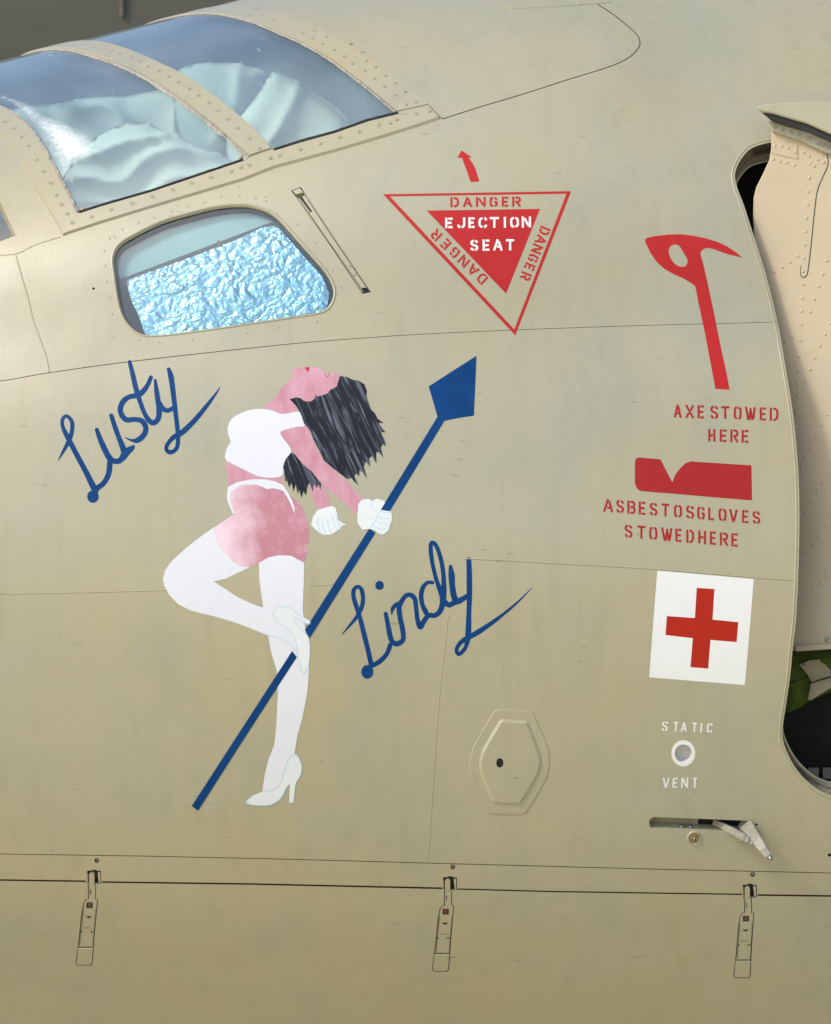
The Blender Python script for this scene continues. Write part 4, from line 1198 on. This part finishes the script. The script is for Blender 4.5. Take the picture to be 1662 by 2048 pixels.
for st in ([(1086, 737), (1084, 765), (1100, 785)], [(1135, 788), (1118, 795), (1108, 820), (1090, 850), (1080, 870)], [(1112, 815), (1145, 825), (1175, 822)], [(1100, 835), (1135, 850), (1166, 852)], [(1090, 853), (1115, 872), (1150, 878)], [(1130, 790), (1160, 795), (1182, 795)]):
    outline(FA(st), g2, closed=False, w=1.3, h=0.0034)
decal('lips', [FA([(755, 86), (778, 83), (779, 98), (772, 108), (764, 98)])], [], 'lip', fig, h=0.0010)
for st in ([(857, 118), (858, 126), (864, 132)], [(879, 112), (874, 122), (868, 134)]):
    outline(FA(st), fig, closed=False, w=1.1, h=0.0010, material='lash')
# faint signature scribble
for st in ([(288, 1278), (300, 1276), (312, 1279)], [(300, 1276), (298, 1288)], [(278, 1310), (284, 1302), (290, 1312), (298, 1304), (306, 1313)], [(312, 1310), (318, 1303), (324, 1312), (332, 1304), (350, 1306)]):
    outline(FB(st), spear, closed=False, w=0.8, h=0.0008)

# ------------------------------------------------------------------ pressed access plate
plate = slab('access_plate', ZXo, 0.0013, 0.0014, 'hemp', plane, h0=-0.0005)
hA = 0.0046
boss = slab('pressed_boss', ZXi, hA, 0.0060, 'hemp', plate, hole=hex_hole, h0=0.0011, step=0.006)
hq_ = Q(hex_hole)
if area(hq_) < 0: hq_ = hq_[::-1]
k = len(hq_)
mesh_obj('drain_cup', np.concatenate([P(hq_, hA), P(hq_, 0.0018)]), [(i, (i + 1) % k, k + (i + 1) % k, k + i) for i in range(k)] + [tuple(range(k, 2 * k))], 'dark', plate)
for p in ZX([(885, 262), (980, 262), (400, 692), (368, 868), (1155, 805), (560, 1315), (885, 1322), (780, 1232), (775, 748)]):
    on_skin('rivet', RIVET_F, p, plate, 0.0013, scale=0.55)

# ------------------------------------------------------------------ faint seams of lapped sheet
for nm, ln, w_, hh in (('lap_ridge', [(-300, 1196), (0, 1188), (200, 1184), (335, 1180)], 0.003, 0.0008),
                   ('lap_ridge', [(620, 1172), (690, 1166)], 0.0025, 0.0006),
                   ('lap_ridge', [(925, 1117), (1000, 1120), (1100, 1126), (1200, 1131), (1310, 1138), (1420, 1147), (1510, 1155), (1588, 1160)], 0.0035, 0.0010),
                   ('lap_ridge', [(896, 1230), (890, 1290), (878, 1400), (868, 1540), (856, 1720)], 0.0022, 0.0006),
                   ('lap_ridge', [(30, 508), (45, 560), (58, 606), (66, 640), (84, 690), (92, 715), (98, 744)], 0.0042, 0.0016),
                   ('lap_ridge', [(-40, 512), (30, 508), (70, 490), (120, 474)], 0.003, 0.0010),
                   ('lap_ridge', [(1290, 57), (1400, 53), (1662, 50), (2000, 48)], 0.003, 0.0008)):
    q = Q(dense(smooth(ln), 8, False))
    bead_line(nm, q, w_, hh, 'cream', plane, 0.4)
for t_ in np.linspace(0.08, 0.98, 17):
    on_skin('rivet', RIVET_F, (896 - 40 * t_ - 12 - 3 * t_ * t_, 1230 + 490 * t_), plane, -0.0002, scale=0.7)
# hinge plates at the top edge
hp_ = slab('hinge_plate', [(1003, 8), (1145, 1), (1215, -6), (1222, 6), (1150, 12), (1025, 19)], 0.0016, 0.001, 'hemp', plane)
slab('hinge_knuckle', [(1148, 2), (1156, 1), (1166, 10), (1158, 11)], 0.0032, 0.001, 'cream', hp_)

# ------------------------------------------------------------------ latches
for k in range(3):
    lp = lambda pts: latch_pts(k, pts)
    body_px = lp(L_BODY)
    q = Q(dense(body_px, 5))
    b = slab('latch', inset(Q(dense(body_px, 5)), 0.0011), -0.0003, 0.0006, 'hemp', plane, h0=-0.006, qspace=True)
    tag(b, ['long flush toggle latch below the figure at the left', 'long flush toggle latch in the middle of the lower seam', 'long flush toggle latch at the right end of the lower seam'][k])
    wall('latch_well', body_px, 0.0, -0.008, 'groove', b)
    decal('latch_well_floor', [body_px, lp(L_NOTCH)], [], 'dark', b, h=-0.0085)
    wall('notch_wall', lp(L_NOTCH), 0.0, -0.008, 'groove', b)
    tg = slab('tongue', lp([(-17, 28), (-13, 24), (-8, 24), (-5, 28), (-5, 50), (-17, 50)]), -0.0006, 0.0008, 'hemp', b, h0=-0.007)
    slab('tongue_lug', lp([(-20, 26), (-18.2, 26), (-18.2, 46), (-20, 46)]), -0.0004, 0.0003, 'hemp', tg, h0=-0.007)
    slab('tongue_lug', lp([(0.5, 24), (7, 24), (7, 46), (3, 46)]), -0.0004, 0.0006, 'hemp', tg, h0=-0.007)
    decal('slit', [lp([(-14, 57), (-12.4, 57), (-12.8, 68), (-14.2, 68)])], [], 'dark', b, h=0.0002)
    decal('indicator', [lp([(-21, 84), (-9, 84), (-9, 95), (-21, 95)])], [], 'dark', b, h=0.0002)
    decal('indicator_window', [lp([(-18, 85.5), (-12, 85.5), (-12, 93), (-18, 93)])], [], 'rust', b, h=0.0006)
    cres = [(-23 + 13 * t, 110.5 + 5 * math.sin(math.pi * t)) for t in np.linspace(0, 1, 9)] + [(-10 - 13 * t, 110.5 + 1.5 * math.sin(math.pi * t)) for t in np.linspace(0, 1, 9)][1:-1]
    decal('finger_notch', [lp(cres)], [], 'dark', b, h=0.0002)
    decal('score_line', [lp([(-26, 134), (-13, 134), (-13, 135.4), (-26, 135.4)])], [], 'groove', b, h=0.0002)
    for du in (-31.5, -10.5):
        decal('tick', [lp([(du - 2.5, 141.5), (du + 2.2, 141.5), (du + 2.2, 143.6), (du - 2.5, 143.6)])], [], 'dark', b, h=0.0002)
    decal('joint_line', [lp([(-38, 172.5), (-7.5, 172.5), (-7.5, 174), (-38, 174)])], [], 'dark', b, h=0.0002)
    pl_ = lp([(-28.5, 98), (-26.6, 98), (-34, 170), (-36, 170)])
    decal('side_line', [pl_], [], 'groove', b, h=0.0002)
    decal('side_line', [lp([(-3.5, 98), (-2.4, 98), (-8, 170), (-9.2, 170)])], [], 'groove', b, h=0.0002)
    slab('release_button', lp([(-38, 175.5), (-7.8, 175.5), (-10.5, 205), (-13, 208.3), (-38, 208.3), (-41, 204)]), 0.0006, 0.0008, 'hemp', b, h0=-0.0003)
for nm, (lp_, dep) in cups.items():
    q = Q(lp_)
    if area(q) < 0: q = q[::-1]
    kk = len(q)
    c0 = mesh_obj('fastener_hole' if 'fast' in nm else 'drain_hole', np.concatenate([P(q, 0), P(inset(q, 0.001), -dep)]),
             [(i, (i + 1) % kk, kk + (i + 1) % kk, kk + i) for i in range(kk)] + [tuple(range(kk, 2 * kk))], 'groove' if 'fast' in nm else 'dark', plane)
    if 'fast' in nm:
        on_skin('fastener_head', SCREW_S, np.array(lp_).mean(0), c0, -0.004, scale=0.9)

# ------------------------------------------------------------------ key lock and pull handle
lk = Q(lock_px)
if area(lk) < 0: lk = lk[::-1]
kk = len(lk)
r0, r1, r2 = inset(lk, -0.001), inset(lk, 0.002), inset(lk, 0.0032)
lock = mesh_obj('key_lock', np.concatenate([P(r0, 0.0), P(inset(lk, 0.0005), 0.003), P(r1, 0.003), P(r2, -0.001)]),
                [(r * kk + i, r * kk + (i + 1) % kk, (r + 1) * kk + (i + 1) % kk, (r + 1) * kk + i) for r in range(3) for i in range(kk)], 'cream', plane)
v, f = cdt([r2], None, lambda c: inside(c, r2))
cy = skin_sheet('lock_face', v, f, 0.0005, 'brass', lock)
on_skin('key_plug', rivet_mesh(0.0048, 0.003, 'brass'), (1390, 1678), cy, 0.0006)
decal('key_slit', [[(1389.3, 1674.5), (1391, 1674.5), (1391, 1682), (1389.3, 1682)]], [], 'dark', cy, h=0.0042)

hw = wall('handle_recess', hslot_px, 0.0, -0.030, 'hemp', plane)
tag(hw, 'long recessed slot holding the pull handle')
decal('recess_floor', [ZH([(450, 1165), (790, 1175), (790, 1275), (450, 1255)])], [], 'hemp', hw, h=-0.030)
decal('recess_dark', [ZH([(780, 1165), (1140, 1185), (1140, 1300), (780, 1290)])], [], 'dark', hw, h=-0.034)
decal('recess_hole', [ZH(circle(558, 1195, 8, 8, 12))], [], 'dark', hw, h=-0.0285)

def S(u, v, h):
    return W(u, v, float(P(Q([(u, v)]))[0][1]) - h)
def beam(name, pts, sizes, material, parent, up=(0, 0, 1)):
    """tapered rectangular bar through world points"""
    verts, faces = [], []
    up = Vector(up)
    for i, p in enumerate(pts):
        a = pts[max(i - 1, 0)]; b = pts[min(i + 1, len(pts) - 1)]
        t = (b - a).normalized(); s = t.cross(up).normalized(); u_ = s.cross(t).normalized()
        w_, h_ = sizes[i]
        for sx, su in ((-.8, -1), (.8, -1), (1, -.8), (1, .8), (.8, 1), (-.8, 1), (-1, .8), (-1, -.8)):
            verts.append(p + s * sx * w_ / 2 + u_ * su * h_ / 2)
    for i in range(len(pts) - 1):
        for j in range(8):
            faces.append((i * 8 + j, i * 8 + (j + 1) % 8, (i + 1) * 8 + (j + 1) % 8, (i + 1) * 8 + j))
    faces.append(tuple(range(7, -1, -1))); faces.append(tuple(range((len(pts) - 1) * 8, len(pts) * 8)))
    return mesh_obj(name, verts, faces, material, parent)
hz = lambda x, y: ZH([(x, y)])[0]
hd = beam('pull_handle', [S(*hz(1075, 1205), -0.02), S(*hz(1115, 1240), 0.008), S(*hz(1175, 1330), 0.03), S(*hz(1215, 1385), 0.05), S(*hz(1250, 1430), 0.062)],
          [(0.008, 0.026), (0.009, 0.026), (0.009, 0.021), (0.008, 0.017), (0.007, 0.013)], 'grip', plane, up=(0.55, 0, 0.83))
tag(hd, 'chipped pull handle sticking out of the slot')
beam('handle_arm', [S(*hz(890, 1205), -0.028), S(*hz(950, 1232), -0.010), S(*hz(1030, 1275), 0.010), S(*hz(1090, 1310), 0.022)], [(0.010, 0.012), (0.010, 0.013), (0.012, 0.014), (0.012, 0.014)], 'grip', hd)
for (x, y, hh, r_) in ((1048, 1290, .016, .010), (1072, 1302, .020, .011), (1096, 1314, .024, .009), (1122, 1330, .026, .008)):
    o = put('coupling_nut', rivet_mesh(r_, 0.014, 'grip'), S(*hz(x, y), hh - 0.004), (0.55, -0.6, -0.55), hd)
o = put('link_bolt', rivet_mesh(0.006, 0.010, 'steel'), S(*hz(672, 1238), -0.016), (0, -1, 0.2), hw)
o = put('link_bolt', rivet_mesh(0.006, 0.010, 'steel'), S(*hz(730, 1240), -0.016), (0, -1, 0.2), hw)
o = put('tip_fitting', rivet_mesh(0.005, 0.008, 'steel'), S(*hz(1258, 1440), 0.062), (0.4, -0.7, -0.6), hd)

# ------------------------------------------------------------------ crew door opening
fl = wall('door_frame', opening_px, 0.0, -0.030, 'dirty', plane, lip=0.004)
tag(fl, 'grimy rounded edge of the crew door opening')
oq = Q(dense(opening_px, 8))
if area(oq) < 0: oq = oq[::-1]
bead_line('edge_strip', np.concatenate([offset_curve(oq, -0.006), offset_curve(oq, -0.006)[:1]]), 0.004, 0.0012, 'hemp', fl, 0.3)
kk = len(oq)
mesh_obj('inner_flange', np.concatenate([P(inset(oq, 0.0045), -0.0305), P(inset(oq, 0.005), -0.055), P(inset(oq, 0.008), -0.056)]),
         [(r * kk + i, r * kk + (i + 1) % kk, (r + 1) * kk + (i + 1) % kk, (r + 1) * kk + i) for r in range(2) for i in range(kk)], 'hemp', fl)

PY0, PSL, PTILT = 0.135, 0.26, 0.0
def PW(u, v, off=0.0):
    """photo point on the plane of the open door's lining (off = towards the viewer)"""
    xr, zr = (u - 831) / 1000, (1024 - v) / 1000
    y0 = PY0 - off
    t = (y0 + 0.70 * PSL + D) / (D + PSL * xr - PTILT * zr)
    return Vector((t * xr, -D + D * t, t * zr))
DN = Vector((-PSL, -1, PTILT)).normalized()
def plate_w(name, px, off, thick, material, parent, bev=0.002, hole=None):
    """plate lying in the plane of the door"""
    pts = [PW(u, v, off) for u, v in px]
    n = len(pts)
    lp = np.array(px, float)
    ins = inset(lp, bev * 1000) if bev else lp
    if area(lp) < 0: pts = pts[::-1]; lp = lp[::-1]; ins = inset(lp, bev * 1000) if bev else lp
    top = [PW(u, v, off) for u, v in ins]
    mid = [p - DN * bev * 0.8 for p in pts]
    back = [p - DN * thick for p in pts]
    verts = top + mid + back
    faces = [tuple(range(n))]
    for i in range(n):
        j = (i + 1) % n
        faces.append((i, n + i, n + j, j)); faces.append((n + i, 2 * n + i, 2 * n + j, n + j))
    faces.append(tuple(range(3 * n - 1, 2 * n - 1, -1)))
    return mesh_obj(name, verts, faces, material, parent)
panel_px = [(1543, 255), (1542, 299), (1538, 321), (1525, 349), (1512, 375), (1507, 396), (1506, 430), (1512, 600), (1530, 900), (1545, 1301), (1600, 1301), (1662, 1297), (1900, 1290), (2030, 1285), (2060, 1100), (2040, 600), (1990, 360), (1900, 300), (1760, 285), (1680, 275)]
door = plate_w('crew_door', panel_px, 0.0, 0.030, 'door', plane)
tag(door, 'open crew door with tan riveted lining at the right edge')
strip = plate_w('edge_strip', ZA([(1203, 198), (1226, 205), (1420, 255), (1606, 310), (1900, 420), (1900, 520), (1606, 412), (1560, 396), (1420, 330), (1225, 262)]), 0.012, 0.012, 'cream', door)
for p in ZA([(1245, 237), (1297, 253), (1353, 266), (1410, 287), (1467, 309), (1535, 342), (1563, 352), (1590, 360)]):
    put('screw', SCREW, PW(*p, 0.012), DN, strip, random.uniform(0, 3))
seal = plate_w('rubber_seal', ZA([(1160, 138), (1230, 150), (1300, 172), (1450, 215), (1606, 285), (1900, 420), (1900, 500), (1606, 330), (1450, 262), (1300, 212), (1215, 190)]), 0.040, 0.040, 'rubber', door)
cap_px = ZA([(1128, 112), (1150, 98), (1200, 88), (1280, 81), (1400, 77), (1606, 75), (2000, 110), (2000, 440), (1606, 284), (1450, 214), (1300, 171), (1230, 150), (1165, 140), (1140, 128)])
cap = plate_w('door_skin', cap_px, 0.055, 0.085, 'hemp', door, bev=0.003)
# curved top shelf of the door's outer skin
doubler = plate_w('lining_doubler', ZA([(1700, 395), (1585, 410), (1588, 480), (1548, 570), (1518, 650), (1498, 800), (1478, 1000), (1458, 1160), (1450, 1185), (1435, 1200), (1418, 1196), (1410, 1180), (1412, 1000), (1420, 800), (1430, 560), (1440, 520), (1300, 470), (1230, 430), (1228, 330), (1300, 330), (1420, 380), (1560, 420)]), 0.0016, 0.003, 'door', door, bev=0.0006) if False else None
ln = ZA([(1580, 405), (1586, 480), (1548, 570), (1518, 650), (1498, 800), (1478, 1000), (1458, 1160), (1450, 1185), (1435, 1199), (1418, 1194), (1411, 1175), (1413, 1120)])
ln = [tuple(p) for p in smooth(ln, False, 4)]
rb = ribbon(np.array(ln), np.concatenate([np.full(len(ln) - 12, 1.7), np.linspace(1.7, 0.6, 12)]))
half = len(ln)
def strip_w(name, lp, off, material, parent):
    n = len(lp) // 2
    verts = [PW(u, v, off) for u, v in lp]
    faces = [(i, i + 1, 2 * n - 2 - i, 2 * n - 1 - i) for i in range(n - 1)]
    return mesh_obj(name, verts, faces, material, parent)
strip_w('lining_joint', rb, 0.0006, 'dark', door)
d2 = plate_w('gusset', ZA([(1228, 318), (1300, 318), (1395, 350), (1395, 445), (1300, 425), (1222, 402)]), 0.0016, 0.003, 'door', door, bev=0.0012)
RV = ZA([(1247, 355), (1288, 360), (1331, 370), (1378, 397), (1430, 400), (1467, 420), (1527, 445), (1560, 463), (1553, 415), (1473, 470), (1500, 485), (1238, 443), (1277, 457), (1322, 465), (1372, 480), (1467, 562), (1462, 650), (1456, 735), (1450, 820), (1444, 905), (1438, 990), (1433, 1075), (1428, 1160), (1428, 1243), (1423, 1330), (1419, 1415), (1416, 1500), (1413, 1603), (1394, 1065), (1343, 1100), (1295, 1133), (1580, 1093), (1553, 1178), (1526, 1257), (1500, 1338), (1473, 1420), (1600, 1490), (1567, 1565), (1535, 1638), (1503, 1713), (1470, 1788), (1440, 1860), (1394, 1880), (1358, 1583), (1315, 1612), (1245, 1160), (1400, 1705), (1397, 1795), (1393, 1960)]) + \
     ZB([(1393, 20), (1385, 210), (1380, 300), (1580, 222), (1545, 290), (1510, 365), (1475, 435), (1443, 500), (1415, 560), (1597, 600), (1555, 660), (1520, 720), (1480, 785), (1440, 848), (1570, 940), (1530, 1000), (1490, 1060), (1450, 1115), (1583, 1258), (1540, 1305), (1495, 1355), (1450, 1408)])
RIVET_D = rivet_mesh(0.0050, 0.0019, 'door')
for p in RV:
    put('rivet', RIVET_D, PW(*p, 0.0 if not (1540 < p[0] < 1597 and 285 < p[1] < 318) else 0.0016), DN, door, 0, 0.72)
put('screw', SCREW, PW(*ZB([(1590, 1660)])[0], 0.001), DN, door, 0.4, 1.6)
plate_w('lower_rail', ZB([(1380, 1700), (1606, 1690), (2400, 1650), (2400, 1690), (1606, 1722), (1380, 1738)]), 0.006, 0.016, 'door', door, bev=0.001)
# dark cabin behind
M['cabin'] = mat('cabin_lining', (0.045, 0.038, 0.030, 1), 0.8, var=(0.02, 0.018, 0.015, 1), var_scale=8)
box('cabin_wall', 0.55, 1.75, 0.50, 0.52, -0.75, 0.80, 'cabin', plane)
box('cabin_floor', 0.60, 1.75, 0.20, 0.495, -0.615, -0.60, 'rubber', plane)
M['darksteel'] = mat('dull_steel', (0.09, 0.09, 0.09, 1), 0.5, metal=0.6, var=(0.03, 0.03, 0.03, 1), var_scale=70)
stp = box('sill_step', 0.755, 1.5, 0.14, 0.20, -0.598, -0.545, 'rubber', plane)
for i in range(4):
    p = W(1628 + i * 30, 1546, 0.11)
    box('step_block', p.x - 0.011, p.x + 0.011, 0.12, 0.139, p.z - 0.012, p.z + 0.010, 'darksteel', stp)
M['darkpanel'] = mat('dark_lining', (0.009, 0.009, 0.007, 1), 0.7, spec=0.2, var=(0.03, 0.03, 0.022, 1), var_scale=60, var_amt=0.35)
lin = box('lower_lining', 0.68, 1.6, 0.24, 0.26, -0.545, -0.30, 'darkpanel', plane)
STUD = rivet_mesh(0.0022, 0.0008, 'darkpanel')
for i in range(5):
    for j in range(4):
        put('stud', STUD, (0.80 + i * 0.03 + (j % 2) * 0.012, 0.239, -0.36 - j * 0.04), (0, -1, 0), lin, 0, 1.0)

# canvas bag with webbing, hanging in the doorway
def puff(name, px, y0, depth, material, parent=None, amp=0.01, seed=0, grid=0.012, sm_=3):
    pts = np.array([(W(u, v, y0).x, W(u, v, y0).z) for u, v in (smooth(px, True, sm_) if sm_ else px)])
    lp = dense(pts, 0.006)
    if area(lp) < 0: lp = lp[::-1]
    v, f = cdt([lp], grid, lambda c: inside(c, lp), margin=0.005)
    d = np.min(np.linalg.norm(v[:, None, :] - lp[None, :, :], axis=2), axis=1)
    wob = np.array([noise.noise((a * 16 + seed, b * 16, seed)) for a, b in v])
    yf = y0 - depth * (1 - np.exp(-d / 0.02)) - amp * wob * (1 - np.exp(-d / 0.01))
    verts = [(a, yy, b) for (a, b), yy in zip(v, yf)] + [(a, y0 + 0.004, b) for a, b in v]
    n = len(v)
    faces = [tuple(int(i) for i in t) for t in f] + [tuple(int(i) + n for i in t[::-1]) for t in f]
    return mesh_obj(name, verts, faces, material, parent, smooth_=True)
bag = empty('canvas_bag', W(1640, 1420, 0.22))
tag(bag, 'green canvas bag with tan webbing hanging inside the crew doorway', 'bag')
puff('bag_body', [(1560, 1300), (1640, 1285), (1740, 1290), (1800, 1330), (1760, 1380), (1690, 1375), (1625, 1400), (1590, 1420), (1560, 1415)], 0.225, 0.035, 'green', bag, 0.014, 3)
wb = puff('webbing', [(1599, 1329), (1619, 1321), (1638, 1319), (1652, 1331), (1672, 1352), (1646, 1358), (1624, 1366), (1616, 1350)], 0.184, 0.005, 'webbing', bag, 0.003, 8, 0.006, 0)
puff('webbing', [(1622, 1368), (1646, 1360), (1674, 1353), (1705, 1350), (1705, 1366), (1668, 1372), (1645, 1386), (1622, 1400), (1616, 1398)], 0.178, 0.005, 'webbing', bag, 0.003, 9, 0.006, 0)
puff('bag_seam', [(1574, 1372), (1596, 1364), (1618, 1356), (1618, 1359), (1597, 1367), (1574, 1376)], 0.186, 0.003, 'green', bag, 0.0, 9, 0.006, 0)
beam('webbing_edge', [W(1622, 1365, 0.174), W(1645, 1357, 0.172), W(1675, 1350, 0.172)], [(0.002, 0.0014)] * 3, 'lash', wb)

# ------------------------------------------------------------------ surroundings
v, f = [], []
nx, nz = 24, 30
for j in range(nz + 1):
    a = math.radians(-75 + 150 * j / nz)
    for i in range(nx + 1):
        v.append((-14 + 28 * i / nx, 17.0 - 3.2 * math.cos(a), 3.1 + 3.4 * math.sin(a)))
for j in range(nz):
    for i in range(nx):
        k = j * (nx + 1) + i
        f.append((k, k + 1, k + nx + 2, k + nx + 1))
hull = mesh_obj('background_wall', v, f, 'backdrop', smooth_=True)
tag(hull, 'dark grey-green curved metal surface out of focus behind the canopy', kind='structure')
pk = W(243, 20, 13.79)
box('joint_strip', pk.x - 0.006, pk.x + 0.006, 13.77, 13.85, W(0, 34, 13.8).z, pk.z + 0.6, 'groove', hull)
gsz = 60
g = mesh_obj('ground', [(-gsz, -gsz, -2.6), (gsz, -gsz, -2.6), (gsz, gsz, -2.6), (-gsz, gsz, -2.6)], [(0, 1, 2, 3)], 'ground')
tag(g, 'dry pale apron under the aircraft', kind='structure')
